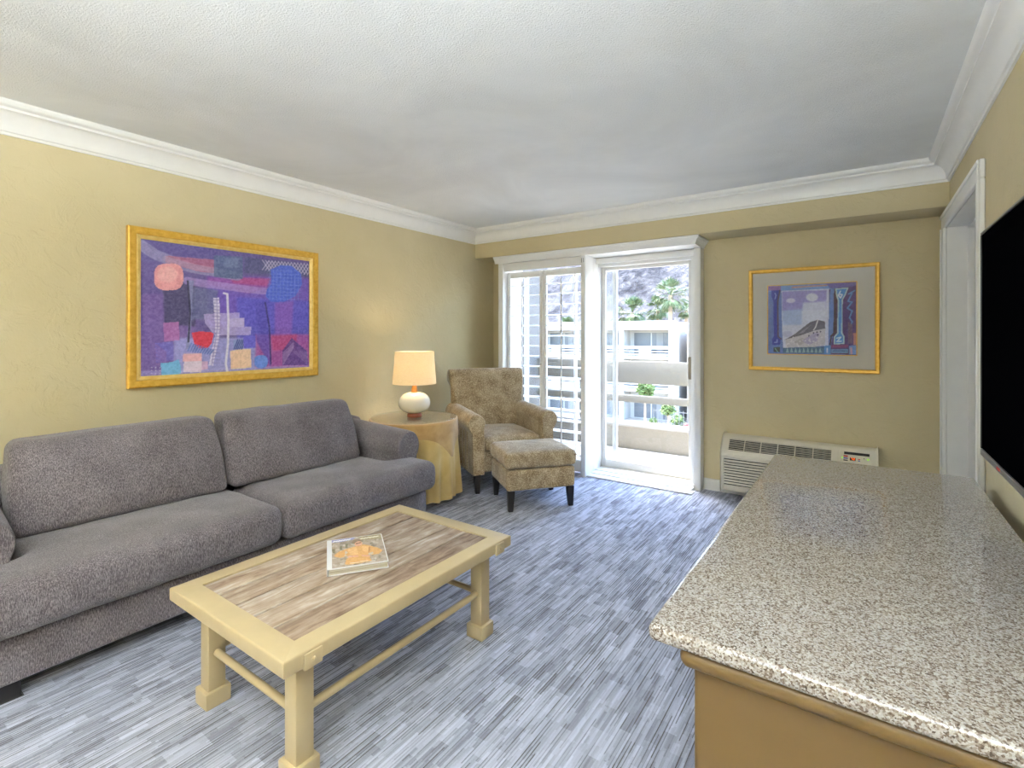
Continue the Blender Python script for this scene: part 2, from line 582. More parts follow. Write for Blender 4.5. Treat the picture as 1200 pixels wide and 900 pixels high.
# ------------------------------------------------------------------ printed pictures as coloured meshes
class Canvas:
    def __init__(self, w, h, quad, bg):
        self.w, self.h = w, h
        self.a = np.zeros((h, w, 3)) + np.array(bg) / 255.0
        self.H = self._hom(quad)
        yy, xx = np.mgrid[0:h, 0:w]
        self.x, self.y = xx + 0.5, yy + 0.5
        self.rng = np.random.default_rng(5)
    def _hom(self, q):
        dst = [(0, 0), (self.w, 0), (self.w, self.h), (0, self.h)]
        A, b = [], []
        for (x, y), (u, v) in zip(q, dst):
            A.append([x, y, 1, 0, 0, 0, -u * x, -u * y]); b.append(u)
            A.append([0, 0, 0, x, y, 1, -v * x, -v * y]); b.append(v)
        r = np.linalg.solve(np.array(A, float), np.array(b, float))
        return np.append(r, 1).reshape(3, 3)
    def P(self, pts):
        p = np.c_[np.array(pts, float), np.ones(len(pts))] @ self.H.T
        return p[:, :2] / p[:, 2:]
    def smooth_noise(self, cell, seed=0):
        r = np.random.default_rng(seed)
        gh, gw = int(self.h / cell) + 3, int(self.w / cell) + 3
        g = r.random((gh, gw))
        fx, fy = self.x / cell, self.y / cell
        ix, iy = fx.astype(int), fy.astype(int)
        tx, ty = fx - ix, fy - iy
        tx, ty = tx * tx * (3 - 2 * tx), ty * ty * (3 - 2 * ty)
        return ((g[iy, ix] * (1 - tx) + g[iy, ix + 1] * tx) * (1 - ty) + (g[iy + 1, ix] * (1 - tx) + g[iy + 1, ix + 1] * tx) * ty)
    def mask(self, pts):
        p = self.P(pts)
        m = np.zeros((self.h, self.w), bool)
        n = len(p)
        for i in range(n):
            (x0, y0), (x1, y1) = p[i], p[(i + 1) % n]
            if y0 == y1:
                continue
            c = ((self.y < y0) != (self.y < y1)) & (self.x < (x1 - x0) * (self.y - y0) / (y1 - y0) + x0)
            m ^= c
        return m.astype(float)
    def poly(self, pts, col, a=1.0, rough=0.0, seed=1, soft=0):
        m = self.mask(pts)
        if soft:
            for _ in range(soft):
                m = (m + np.roll(m, 1, 0) + np.roll(m, -1, 0) + np.roll(m, 1, 1) + np.roll(m, -1, 1)) / 5
        if rough:
            m = m * np.clip(1 - rough + 2 * rough * self.smooth_noise(5, seed) * self.smooth_noise(17, seed + 1) * 2, 0, 1)
        k = (m * a)[..., None]
        self.a = self.a * (1 - k) + np.array(col) / 255.0 * k
    def blob(self, cx, cy, rx, ry, col, a=1.0, p=2.0, rough=0.0, soft=0, rot=0.0):
        pts = []
        for k in range(40):
            t = 2 * PI * k / 40
            c, s = math.cos(t), math.sin(t)
            x = rx * math.copysign(abs(c) ** (2 / p), c)
            y = ry * math.copysign(abs(s) ** (2 / p), s)
            pts.append((cx + x * math.cos(rot) - y * math.sin(rot), cy + x * math.sin(rot) + y * math.cos(rot)))
        self.poly(pts, col, a, rough, 3, soft)
    def line(self, pts, wd, col, a=1.0):
        p = self.P(pts)
        d = np.full((self.h, self.w), 1e9)
        for (x0, y0), (x1, y1) in zip(p[:-1], p[1:]):
            L = (x1 - x0) ** 2 + (y1 - y0) ** 2 + 1e-9
            t = np.clip(((self.x - x0) * (x1 - x0) + (self.y - y0) * (y1 - y0)) / L, 0, 1)
            d = np.minimum(d, np.hypot(self.x - x0 - t * (x1 - x0), self.y - y0 - t * (y1 - y0)))
        k = (np.clip(wd - d + 0.5, 0, 1) * a)[..., None]
        self.a = self.a * (1 - k) + np.array(col) / 255.0 * k
    def grain(self, amt):
        n = (self.rng.random((self.h, self.w, 1)) - 0.5) * amt + (self.smooth_noise(3, 9) - 0.5)[..., None] * amt * 1.5
        self.a = np.clip(self.a + n, 0, 1)
    def mesh(self, name, width, height, mat, parent, place):
        w, h = self.w, self.h
        me = bpy.data.meshes.new(name)
        xs = (np.arange(w + 1) / w - 0.5) * width
        ys = (0.5 - np.arange(h + 1) / h) * height
        X, Y = np.meshgrid(xs, ys)
        co = np.zeros(((w + 1) * (h + 1), 3))
        co[:, 0], co[:, 1] = X.ravel(), Y.ravel()
        idx = np.arange((w + 1) * (h + 1)).reshape(h + 1, w + 1)
        q = np.stack([idx[1:, :-1], idx[1:, 1:], idx[:-1, 1:], idx[:-1, :-1]], -1).reshape(-1, 4)
        me.vertices.add(len(co)); me.vertices.foreach_set('co', co.ravel())
        me.loops.add(q.size); me.loops.foreach_set('vertex_index', q.ravel().astype(np.int32))
        me.polygons.add(len(q)); me.polygons.foreach_set('loop_start', np.arange(0, q.size, 4, dtype=np.int32))
        me.update()
        a = np.pad(np.clip(self.a ** 0.82, 0, 1), ((0, 1), (0, 1), (0, 0)), mode='edge')
        lin = np.where(a <= 0.04045, a / 12.92, ((a + 0.055) / 1.055) ** 2.4)
        rgba = np.ones((lin.shape[0] * lin.shape[1], 4), np.float32)
        rgba[:, :3] = lin.reshape(-1, 3)
        at = me.color_attributes.new('print', 'FLOAT_COLOR', 'POINT')
        at.data.foreach_set('color', rgba.ravel())
        me.validate()
        o = link(name, me, mat, parent)
        o.matrix_basis = place
        return o

# ================================================================== SETTING
XL, XR = -3.40, 0.445        # left and right wall faces
YB, YH = 4.50, 4.17          # back wall face, soffit face
ZC, ZS = 2.43, 2.135         # ceiling, soffit underside
YR = -3.2                    # rear wall (behind the camera)
OX0, OX1 = -3.14, -1.13      # opening in the back wall

struct(box('floor', XL - 0.2, XR + 0.9, YR - 0.2, YB + 0.18, -0.2, 0.0, M['carpet']), 'grey streaked loop pile carpet covering the floor', 'floor')
struct(box('ceiling', XL - 0.2, XR + 0.9, YR - 0.2, YB + 0.2, ZC, ZC + 0.2, M['ceiling']), 'off white sprayed texture ceiling', 'ceiling')
struct(box('wall_left', XL - 0.2, XL, YR - 0.2, YB + 0.2, 0.0, ZC, M['wall']), 'khaki trowelled plaster wall behind the sofa', 'wall')
struct(box('wall_rear', XL, XR, YR - 0.2, YR, 0.0, ZC, M['wall']), 'khaki plaster wall behind the viewer', 'wall')

wb = thing('wall_back', 'khaki plaster wall around the balcony door', 'wall', (0, 0, 0), kind='structure')
box('wall_section', XL, OX0, YB, YB + 0.2, 0, ZS, M['wall'], wb)
box('wall_section', OX1, XR + 0.2, YB, YB + 0.2, 0, ZS, M['wall'], wb)
box('soffit', XL, XR, YH, YB + 0.2, ZS, ZC, M['wall'], wb, 0.006)
# right wall with the doorway beside the television
DY0, DY1, DZ = 3.13, 4.32, 2.035
wr = thing('wall_right', 'pale plaster wall behind the television', 'wall', (0, 0, 0), kind='structure')
box('wall_section', XR, XR + 0.2, YR, DY0, 0, ZC, M['wall'], wr)
box('wall_section', XR, XR + 0.2, DY1, YB, 0, ZC, M['wall'], wr)
box('wall_section', XR, XR + 0.2, DY0, DY1, DZ, ZC, M['wall'], wr)

# crown mouldings: profile (distance from wall, drop below ceiling)
def crown_prof():
    p = [(0.0, 0.0), (0.0, -0.142), (0.010, -0.142), (0.012, -0.130), (0.020, -0.126)]
    for k in range(9):                      # the hollow
        t = k / 8.0 * PI / 2
        p.append((0.022 + 0.058 * (1 - math.cos(t)), -0.118 + 0.075 * math.sin(t)))
    p += [(0.084, -0.043), (0.084, -0.032)]
    for k in range(5):                      # the bead above it
        t = k / 4.0 * PI / 2
        p.append((0.086 + 0.024 * math.sin(t), -0.030 + 0.018 * (1 - math.cos(t))))
    p += [(0.112, -0.010), (0.112, 0.0)]
    return p

def crown(name, place, label):
    prof = crown_prof()
    n = len(prof)
    vs, fs = [], []
    for end in (0, 1):
        for d, z in prof:
            vs.append(place(end, d) + (ZC + z,))
    fs = [tuple(range(n)), tuple(range(2 * n - 1, n - 1, -1))]
    for i in range(n):
        j = (i + 1) % n
        fs.append((i, j, n + j, n + i))
    return struct(from_data(name, vs, fs, M['trim'], smooth=35), label, 'moulding')

crown('trim_1', lambda e, d: (XL + d, YR + d if e == 0 else YH - d), 'white crown moulding above the sofa wall')
crown('trim_2', lambda e, d: (XL + d if e == 0 else XR - d, YH - d), 'white crown moulding above the balcony door')
crown('trim_3', lambda e, d: (XR - d, YH - d if e == 0 else YR + d), 'white crown moulding above the television wall')

struct(prism('baseboard_left', [(XL, 0), (XL + 0.016, 0), (XL + 0.016, 0.075), (XL + 0.008, 0.09), (XL, 0.09)], 'y', YR, YB, M['trim']), 'white baseboard behind the sofa', 'baseboard')
struct(prism('baseboard_back', [(YB, 0), (YB - 0.016, 0), (YB - 0.016, 0.08), (YB - 0.008, 0.095), (YB, 0.095)], 'x', OX1 + 0.002, XR - 0.002, M['trim']), 'white baseboard beneath the wall air conditioner', 'baseboard')

# doorway in the right wall: casing, deep jambs, stop, door leaf
door = thing('door_2', 'white cased doorway between the television and the back wall', 'doorway', (0, 0, 0), kind='structure')
def casing(name, y0, y1, z0, z1, vert):
    bm = bmesh.new()
    add_box(bm, XR - 0.022, XR, y0, y1, z0, z1, 0.005, 1)
    o = from_bm(name, bm, M['trim'], door, smooth=40)
    return o
casing('casing', DY1 - 0.012, DY1 + 0.062, 0, DZ - 0.012, True)
casing('casing', DY0 - 0.095, DY0 + 0.004, 0, DZ - 0.012, True)
casing('casing', DY0 - 0.095, DY1 + 0.062, DZ - 0.012, DZ + 0.075, False)
box('casing_bead', XR - 0.030, XR - 0.022, DY1 + 0.040, DY1 + 0.058, 0, DZ - 0.012, M['trim'], door, 0.003)
box('casing_bead', XR - 0.030, XR - 0.022, DY0 - 0.092, DY1 + 0.058, DZ + 0.050, DZ + 0.072, M['trim'], door, 0.003)
box('casing_bead', XR - 0.030, XR - 0.022, DY0 - 0.092, DY0 - 0.074, 0, DZ + 0.05, M['trim'], door, 0.003)
box('jamb', XR, XR + 0.26, DY1 - 0.014, DY1 - 0.001, 0, DZ - 0.012, M['trim'], door)
box('jamb', XR, XR + 0.26, DY0 + 0.001, DY0 + 0.014, 0, DZ - 0.012, M['trim'], door)
box('jamb', XR, XR + 0.26, DY0 + 0.001, DY1 - 0.001, DZ - 0.012, DZ - 0.001, M['trim'], door)
box('door_stop', XR + 0.10, XR + 0.135, DY1 - 0.028, DY1 - 0.014, 0, DZ - 0.012, M['trim'], door, 0.003)
box('door_stop', XR + 0.10, XR + 0.135, DY0 + 0.014, DY1 - 0.014, DZ - 0.028, DZ - 0.012, M['trim'], door, 0.003)
leaf = box('door_leaf', XR + 0.215, XR + 0.255, DY0 + 0.016, DY1 - 0.016, 0.01, DZ - 0.016, M['trim'], door, 0.004)
for za, zb in ((0.22, 0.95), (1.10, 1.85)):
    box('panel', XR + 0.208, XR + 0.214, DY0 + 0.16, DY1 - 0.16, za, zb, M['trim'], leaf, 0.003)

# ------------------------------------------------------------------ balcony door and shutter box
YF = 4.235                   # front of the shutter box
fr = thing('trim_4', 'white shutter box and cornice framing the balcony door', 'door frame', (0, 0, 0), kind='structure')
box('post', OX0 + 0.002, OX0 + 0.062, YF, YB + 0.1, 0, 2.065, M['shutter'], fr, 0.003)
box('post', -2.165, -2.118, YF - 0.02, YF + 0.14, 0.0, 2.065, M['shutter'], fr, 0.003)
box('post', -2.165, -2.121, YF + 0.143, YB + 0.1, 0.0, 2.065, M['shutter'], fr, 0.003)
box('post', OX1 - 0.055, OX1 - 0.002, YB - 0.10, YB + 0.1, 0.0, 2.065, M['shutter'], fr, 0.003)
box('post', OX1 - 0.100, OX1 - 0.058, YB - 0.02, YB + 0.1, 0.0, 2.065, M['shutter'], fr, 0.003)
box('head_board', OX0 + 0.064, -2.167, YF + 0.02, YF + 0.05, 1.985, 2.065, M['shutter'], fr, 0.003)
box('head_board', -2.123, OX1 - 0.057, YB - 0.05, YB - 0.02, 2.01, 2.065, M['shutter'], fr, 0.003)
box('head_board', -2.123, OX1 - 0.102, YB + 0.0, YB + 0.1, 1.985, 2.065, M['shutter'], fr, 0.003)
for hx in (-2.158, -2.138):
    box('hinge', hx, hx + 0.006, YF - 0.026, YF - 0.0205, 2.00, 2.04, M['metal'], fr)
# cornice under the soffit
cp = [(0, 0), (0.0, -0.068), (0.012, -0.068), (0.016, -0.056), (0.034, -0.036), (0.052, -0.026), (0.056, -0.018), (0.07, -0.014), (0.07, 0)]
vs = []
for k in range(3):
    for d, z in cp:
        e = -0.0
        x, y = [(OX0 - 0.02, YF - 0.02 - d * 0.6), (OX1 + d * 0.6, YF - 0.02 - d * 0.6), (OX1 + d * 0.6, YB - 0.003)][k]
        vs.append((x, y, ZS - 0.002 + z))
n_ = len(cp)
fs = [tuple(range(n_)), tuple(range(3 * n_ - 1, 2 * n_ - 1, -1))]
for k in range(2):
    for i in range(n_):
        j = (i + 1) % n_
        fs.append((k * n_ + i, k * n_ + j, (k + 1) * n_ + j, (k + 1) * n_ + i))
from_data('cornice', vs, fs, M['shutter'], fr)
box('head_panel', OX0, OX1 - 0.002, YF - 0.018, YB - 0.004, 2.067, ZS - 0.002, M['shutter'], fr)

# stepped white sill
sill = thing('trim_5', 'white stepped threshold at the foot of the balcony door', 'threshold', (0, 0, 0), kind='structure')
for k, (ya, yb_, zt) in enumerate(((4.245, 4.335, 0.014), (4.335, 4.43, 0.022), (4.43, 4.54, 0.030))):
    box('sill_step', -2.122, OX1 - 0.03 if k == 0 else OX1 - 0.057, ya, yb_, 0.0, zt, M['shutter'], sill, 0.003)
box('track', OX0 + 0.064, OX1 - 0.10, 4.541, 4.68, 0.0, 0.034, M['vinyl'], sill, 0.003)

def glazed_panel(root, x0, x1, yc, z0, z1, st, rail_b, th=0.03):
    y0, y1 = yc - th / 2, yc + th / 2
    a = box('stile', x0, x0 + st, y0, y1, z0, z1, M['vinyl'], root, 0.003)
    box('stile', x1 - st, x1, y0, y1, z0, z1, M['vinyl'], root, 0.003)
    box('rail', x0 + st, x1 - st, y0, y1, z1 - 0.045, z1, M['vinyl'], root, 0.003)
    box('rail', x0 + st, x1 - st, y0, y1, z0, z0 + rail_b, M['vinyl'], root, 0.003)
    box('pane', x0 + st - 0.004, x1 - st + 0.004, yc - 0.004, yc + 0.004, z0 + rail_b - 0.004, z1 - 0.041, M['glass'], root)
sd = thing('door_1', 'sliding glass balcony door with pale frame beside the shutters', 'glass door', (0, 0, 0), kind='structure')
glazed_panel(sd, -2.118, OX1 - 0.105, 4.585, 0.036, 2.0, 0.042, 0.07)
hd = box('handle', OX1 - 0.143, OX1 - 0.112, 4.535, 4.569, 0.93, 1.13, M['handle'], sd, 0.006)
wd1 = thing('window_1', 'fixed glass panel behind the plantation shutters', 'window', (0, 0, 0), kind='structure')
glazed_panel(wd1, OX0 + 0.066, -1.985, 4.645, 0.036, 2.0, 0.045, 0.07)
box('mullion', -2.46, -2.43, 4.63, 4.66, 0.106, 1.955, M['vinyl'], wd1, 0.003)

# ------------------------------------------------------------------ plantation shutters
def shutter(x0, x1, label, tilt):
    t = thing('plantation_shutter', label, 'shutter', ((x0 + x1) / 2, YF + 0.09, 0.012), 0, 'louvered shutter panels')
    w = x1 - x0
    hw = w / 2
    z1 = 1.965
    for s in (-1, 1):
        box('stile', min(s * hw, s * (hw - 0.036)), max(s * hw, s * (hw - 0.036)), -0.015, 0.015, 0, z1, M['shutter'], t, 0.003)
    box('rail', -hw + 0.036, hw - 0.036, -0.015, 0.015, z1 - 0.062, z1, M['shutter'], t, 0.003)
    box('rail', -hw + 0.036, hw - 0.036, -0.015, 0.015, 0, 0.11, M['shutter'], t, 0.003)
    lw = w - 0.074
    prof = [(-0.046, 0), (-0.030, 0.005), (0, 0.0065), (0.030, 0.005), (0.046, 0), (0.030, -0.005), (0, -0.0065), (-0.030, -0.005)]
    first = None
    k = 0
    z = 0.165
    while z < z1 - 0.075:
        if first is None:
            first = prism('louver', prof, 'x', -lw / 2, lw / 2, M['shutter'], t, smooth=60)
            o = first
        else:
            o = first.copy()
            COL.objects.link(o)
        o.location = (0, 0, z)
        o.rotation_euler = (tilt + random.uniform(-0.03, 0.03), 0, 0)
        z += 0.1035
        k += 1
    box('tilt_rod', -0.006, 0.006, -0.064, -0.052, 0.13, z1 - 0.10, M['shutter'], t, 0.002)
    return t
sh1 = shutter(-3.072, -2.640, 'white louvered shutter panel at the left, beside the wall corner', math.radians(5))
sh2 = shutter(-2.634, -2.170, 'white louvered shutter panel at the right, beside the balcony door post', math.radians(5))
bm = bmesh.new()
bmesh.ops.create_uvsphere(bm, u_segments=12, v_segments=8, radius=0.011)
from_bm('knob', bm, M['metal'], sh1, loc=(0.198, -0.024, 1.02), smooth=180)

# ================================================================== BALCONY AND OUTSIDE
BY = 5.71                    # inner face of the balcony parapet
bal = thing('balcony', 'stucco balcony with two wide horizontal rails above a low parapet', 'balcony', (0, 0, 0))
box('deck', -3.75, 0.6, YB + 0.2, BY + 0.25, -0.25, -0.03, M['deck'], bal)
box('parapet', -3.75, 0.6, BY, BY + 0.20, -0.03, 0.235, M['stucco'], bal, 0.004)
box('parapet_cap', -3.75, 0.6, BY - 0.02, BY + 0.22, 0.235, 0.265, M['bwhite'], bal, 0.004)
box('rail', -3.62, 0.6, BY + 0.06, BY + 0.10, 0.515, 0.60, M['rail'], bal, 0.004)
box('rail', -3.62, 0.6, BY + 0.06, BY + 0.10, 0.745, 1.01, M['rail'], bal, 0.004)
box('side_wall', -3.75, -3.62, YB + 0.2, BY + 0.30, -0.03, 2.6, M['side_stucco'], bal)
box('end_post', 0.52, 0.60, BY + 0.10, BY + 0.18, 0.265, 1.01, M['rail'], bal)
box('end_post', -3.0, -2.93, BY + 0.102, BY + 0.18, 0.265, 1.01, M['rail'], bal)
box('end_post', -1.0, -0.93, BY + 0.102, BY + 0.18, 0.265, 1.01, M['rail'], bal)
# outer wall of this storey and the one below, so the balcony hangs on a house
hs = thing('house', 'pale stucco outer wall below the balcony', 'building', (0, 0, 0))
box('outer_wall', XL - 0.5, XR + 1.2, YR - 0.3, YB + 0.18, -6.5, -0.21, M['bbeige'], hs)

GZ = -6.5
tag(box('courtyard_ground', -400, 260, YB + 0.3, 420, GZ - 0.3, GZ, M['ground']), 'sunlit tan courtyard ground below the balcony', 'ground', kind='structure')
tag(box('driveway', -60, 10, 40.0, 41.4, GZ, GZ + 0.02, M['asphalt']), 'dark asphalt driveway in front of the white building', 'driveway', kind='structure')

# white apartment building with balconies
def apartment(name, label, x0, x1, y, bays, zb=GZ):
    t = thing(name, label, 'building', ((x0 + x1) / 2, y, zb))
    cx = (x0 + x1) / 2
    fl = 2.98
    dep = 1.6
    zt = zb + 3 * fl
    box('rear_wall', x0 - cx, x1 - cx, dep, 9.0, 0, 3 * fl + 0.1, M['bwhite'], t)
    box('roof_fascia', x0 - cx - 0.25, x1 - cx + 0.05, -0.15, dep + 0.2, 3 * fl - 0.62, 3 * fl + 0.18, M['bwhite'], t, 0.03)
    bw = (x1 - x0) / bays
    for b in range(bays + 1):
        xx = x0 - cx + b * bw
        box('fin_wall', xx - 0.22, xx + 0.22, 0.0, dep, 0, 3 * fl - 0.62, M['bwhite'], t)
    for f in range(3):
        z0 = f * fl
        for b in range(bays):
            xa, xb = x0 - cx + b * bw + 0.22, x0 - cx + (b + 1) * bw - 0.22
            wdw = box('window', xa + 0.35, xb - 0.35, dep - 0.06, dep, z0 + 0.05, z0 + 2.2, M['bwhite'], t)
            mid = (xa + xb) / 2
            box('pane', xa + 0.43, mid - 0.06, dep - 0.08, dep - 0.061, z0 + 0.13, z0 + 2.1, M['bglass'], wdw)
            box('pane', mid + 0.06, xb - 0.43, dep - 0.08, dep - 0.061, z0 + 0.13, z0 + 2.1, M['bglass'], wdw)
            box('curtain', mid + 0.5, mid + 1.1 if mid + 1.1 < xb - 0.5 else xb - 0.5, dep - 0.10, dep - 0.081, z0 + 0.13, z0 + 2.1, M['bshade'], wdw)
            if f > 0:
                box('balcony_slab', xa, xb, -0.05, dep - 0.11, z0 - 0.28, z0, M['bwhite'], t)
                rl = box('balcony_rail', xa, xb, -0.05, 0.05, z0 + 0.62, z0 + 0.9, M['bwhite'], t)
                box('rail_bar', xa, xb, -0.04, 0.04, z0 + 0.36, z0 + 0.46, M['bwhite'], rl)
                box('rail_bar', xa, xb, -0.04, 0.04, z0 + 0.08, z0 + 0.22, M['bwhite'], rl)
                w3 = (xb - xa)
                box('rail_panel', xa + w3 * 0.36, xa + w3 * 0.62, -0.06, 0.06, z0, z0 + 0.62, M['bwhite'], rl)
    return t
apartment('apartment_building', 'long white three storey building with recessed balconies across the courtyard', -46.0, -13.8, 44.0, 7)
wing = thing('stucco_wing', 'plain beige building wing right of the white balconies', 'building', (-7.4, 49.0, GZ))
box('wall', -5.6, 8.0, -3.0, 8, 0, 8.0, M['bbeige'], wing)
box('parapet', -5.7, 8.0, -3.1, 8.1, 8.0, 8.3, M['bwhite'], wing)
box('chimney_block', -5.5, -3.4, 3.0, 6.0, 8.31, 9.3, M['bwhite'], wing)

# trees
def leaf_cloud(n, rx, ry, rz, size, c=(0, 0, 0), seed=1, flat=0.3):
    r = random.Random(seed)
    vs, fs = [], []
    for _ in range(n):
        while True:
            p = Vector((r.uniform(-1, 1), r.uniform(-1, 1), r.uniform(-1, 1)))
            if 0.25 < p.length < 1:
                break
        k = 0.75 + 0.35 * mnoise.noise(p * 2.3 + Vector((seed, 0, 0)))
        q = Vector((p.x * rx * k + c[0], p.y * ry * k + c[1], p.z * rz * k + c[2]))
        u = Vector((r.uniform(-1, 1), r.uniform(-1, 1), r.uniform(-flat, flat))).normalized() * size * r.uniform(0.6, 1.2)
        w = u.cross(Vector((r.uniform(-1, 1), r.uniform(-1, 1), r.uniform(-1, 1)))).normalized() * size * 0.5
        b = len(vs)
        vs += [q - u, q + w, q + u, q - w]
        fs.append((b, b + 1, b + 2, b + 3))
    return vs, fs

def palm(loc, h, r, label, seed):
    t = thing('fan_palm', label, 'palm', loc, 0, 'palms behind the white building')
    rd = random.Random(seed)
    tube('trunk', (0, 0, 0), (rd.uniform(-.1, .1), 0, h), 0.30, M['trunk'], t, 10, 0.2)
    vs, fs = [], []
    for k in range(46):
        az = rd.uniform(0, 2 * PI)
        el = rd.uniform(-1.15, 1.35)
        d = Vector((math.cos(az) * math.cos(el), math.sin(az) * math.cos(el), math.sin(el)))
        L = r * rd.uniform(0.75, 1.0)
        stem = Vector((0, 0, h)) + d * L * 0.5
        side = d.cross(Vector((0, 0, 1))).normalized()
        up = side.cross(d)
        nb = 9
        for j in range(nb):
            a = (j / (nb - 1) - 0.5) * 2.3
            dd = (d * math.cos(a) + side * math.sin(a)).normalized()
            tip = stem + dd * L * 0.52 - Vector((0, 0, 0.16 * L * abs(math.sin(a)) + 0.06 * L))
            wv = (up * 0.02 + side.cross(dd).cross(dd) * 0.05 * L)
            mid = stem + dd * L * 0.26
            b = len(vs)
            vs += [stem, mid + wv, tip, mid - wv]
            fs.append((b, b + 1, b + 2, b + 3))
        b = len(vs)
        vs += [Vector((0, 0, h)) + side * 0.03, stem + side * 0.03, stem - side * 0.03, Vector((0, 0, h)) - side * 0.03]
        fs.append((b, b + 1, b + 2, b + 3))
    o = from_data('fronds', [tuple(v) for v in vs], fs, M['palm'], t)
    o['kind'] = 'stuff'
    return t

def gpos(u, Y):
    """ground direction of a photo column, at depth Y (camera geometry)"""
    yaw = math.radians(34.97)
    k = (u - 600) / 589.0
    dx = -math.sin(yaw) + k * math.cos(yaw)
    dy = math.cos(yaw) + k * math.sin(yaw)
    return dx / dy * Y, Y / dy
def zat(v, d):
    return 1.32 - (v - 393.0) / 589.0 * d
for i, (u, v, Y, r, lab) in enumerate((
        (741, 366, 60.0, 2.6, 'bushy low fan palm left of the others above the white roof'),
        (771, 362, 64.0, 2.1, 'dark fan palm of middle height between two brighter palms'),
        (786, 346, 56.0, 2.5, 'tall fan palm with a full green crown above the beige wing'),
        (805, 364, 66.0, 1.5, 'slim small fan palm nearest the door edge'),
        (666, 384, 60.0, 2.0, 'fan palm crown seen through the shutter louvers'))):
    x, d = gpos(u, Y)
    palm((x, Y, GZ), zat(v, d) - GZ, r, lab, 11 + i)

def tree(name, loc, h, r, label, seed, n=900, group=None):
    t = thing(name, label, 'tree', loc, 0, group)
    tube('trunk', (0, 0, 0), (0, 0, h - r * 0.6), 0.10 * r + 0.03, M['trunk'], t, 8, 0.05 * r + 0.02)
    vs, fs = leaf_cloud(n, r, r, r * 0.95, 0.16 * r, (0, 0, h - r * 0.5), seed)
    o = from_data('foliage', [tuple(v) for v in vs], fs, M['leaf'], t)
    o['kind'] = 'stuff'
    return t
x, d = gpos(756, 36); tree('courtyard_tree', (x, 36, GZ), zat(449, d) - GZ, 0.85, 'leafy green tree before the white building, seen between the rails', 3, 1500)
x, d = gpos(783, 30); tree('young_tree', (x, 30, GZ), zat(474, d) - GZ, 0.55, 'slim young green tree on the courtyard lawn', 4, 700)
for i, (u, Y, r) in enumerate(((794, 43.0, 0.8), (766, 43.0, 0.5), (775, 39.4, 0.4))):
    x, d = gpos(u, Y)
    t = thing('shrub', ['low green shrub against the beige wing', 'yellow green shrub by the fence corner', 'small round shrub on the courtyard ground'][i], 'shrub', (x, Y, GZ), 0, 'courtyard shrubs')
    vs, fs = leaf_cloud(400, r, r, r * 0.8, 0.16 * r, (0, 0, r * 0.7), 20 + i)
    o = from_data('foliage', [tuple(v) for v in vs], fs, M['leaf'], t)
    o['kind'] = 'stuff'

# fence: posts, rails and pickets
xa, _ = gpos(766, 42.0)
xb, _ = gpos(818, 42.0)
fe = thing('picket_fence', 'thin grey metal fence across the courtyard', 'fence', (xa, 42.0, GZ))
FL = xb - xa
for z in (0.15, 1.40):
    box('rail', 0, FL, -0.03, 0.03, z, z + 0.06, M['fence'], fe)
p0 = None
k = 0
while k * 0.36 < FL:
    if p0 is None:
        p0 = box('picket', -0.025, 0.025, -0.05, -0.031, 0.0, 1.6, M['fence'], fe)
    else:
        c = p0.copy(); COL.objects.link(c); c.location = (k * 0.36, 0, 0)
    k += 1
# hydrant
x, d = gpos(804, 40.6)
hy = thing('fire_hydrant', 'small red hydrant on the courtyard ground', 'hydrant', (x, 40.6, GZ))
lathe('barrel', [(0, 0), (0.2, 0), (0.2, 0.06), (0.13, 0.08), (0.13, 0.62), (0.18, 0.64), (0.18, 0.69), (0.14, 0.76), (0.06, 0.84), (0, 0.86)], M['red'], hy, 14)
tube("outlet", (-0.22, 0, 0.5), (0.22, 0, 0.5), 0.06, M['red'], hy, 10)

# mountain
def mountain():
    nx, ny = 150, 70
    vs, fs = [], []
    for j in range(ny + 1):
        for i in range(nx + 1):
            x = -460 + 620 * i / nx
            t = j / ny
            y = 150 + 330 * t
            ridge = 38 + 92 / (1 + math.exp(-(x * 350 / max(y, 1) + 178) / 16.0))
            base = GZ + (ridge - GZ) * (t / 0.62) ** 0.85 if t < 0.62 else ridge - (t - 0.62) * 60
            p = Vector((x * 0.016, y * 0.016, 0))
            nz = mnoise.fractal(p, 1.0, 2.1, 6) * 14 + mnoise.ridged_multi_fractal(p * 1.7, 0.9, 2.0, 5, 1.0, 2.0) * 5
            vs.append((x, y, base + nz * min(1, t * 4) * 0.8))
    for j in range(ny):
        for i in range(nx):
            a = j * (nx + 1) + i
            fs.append((a, a + 1, a + nx + 2, a + nx + 1))
    o = from_data('rocky_mountain', vs, fs, M['rock'], smooth=30)
    tag(o, 'steep grey rocky mountain slope rising behind the palms', 'mountain', kind='structure')
mountain()

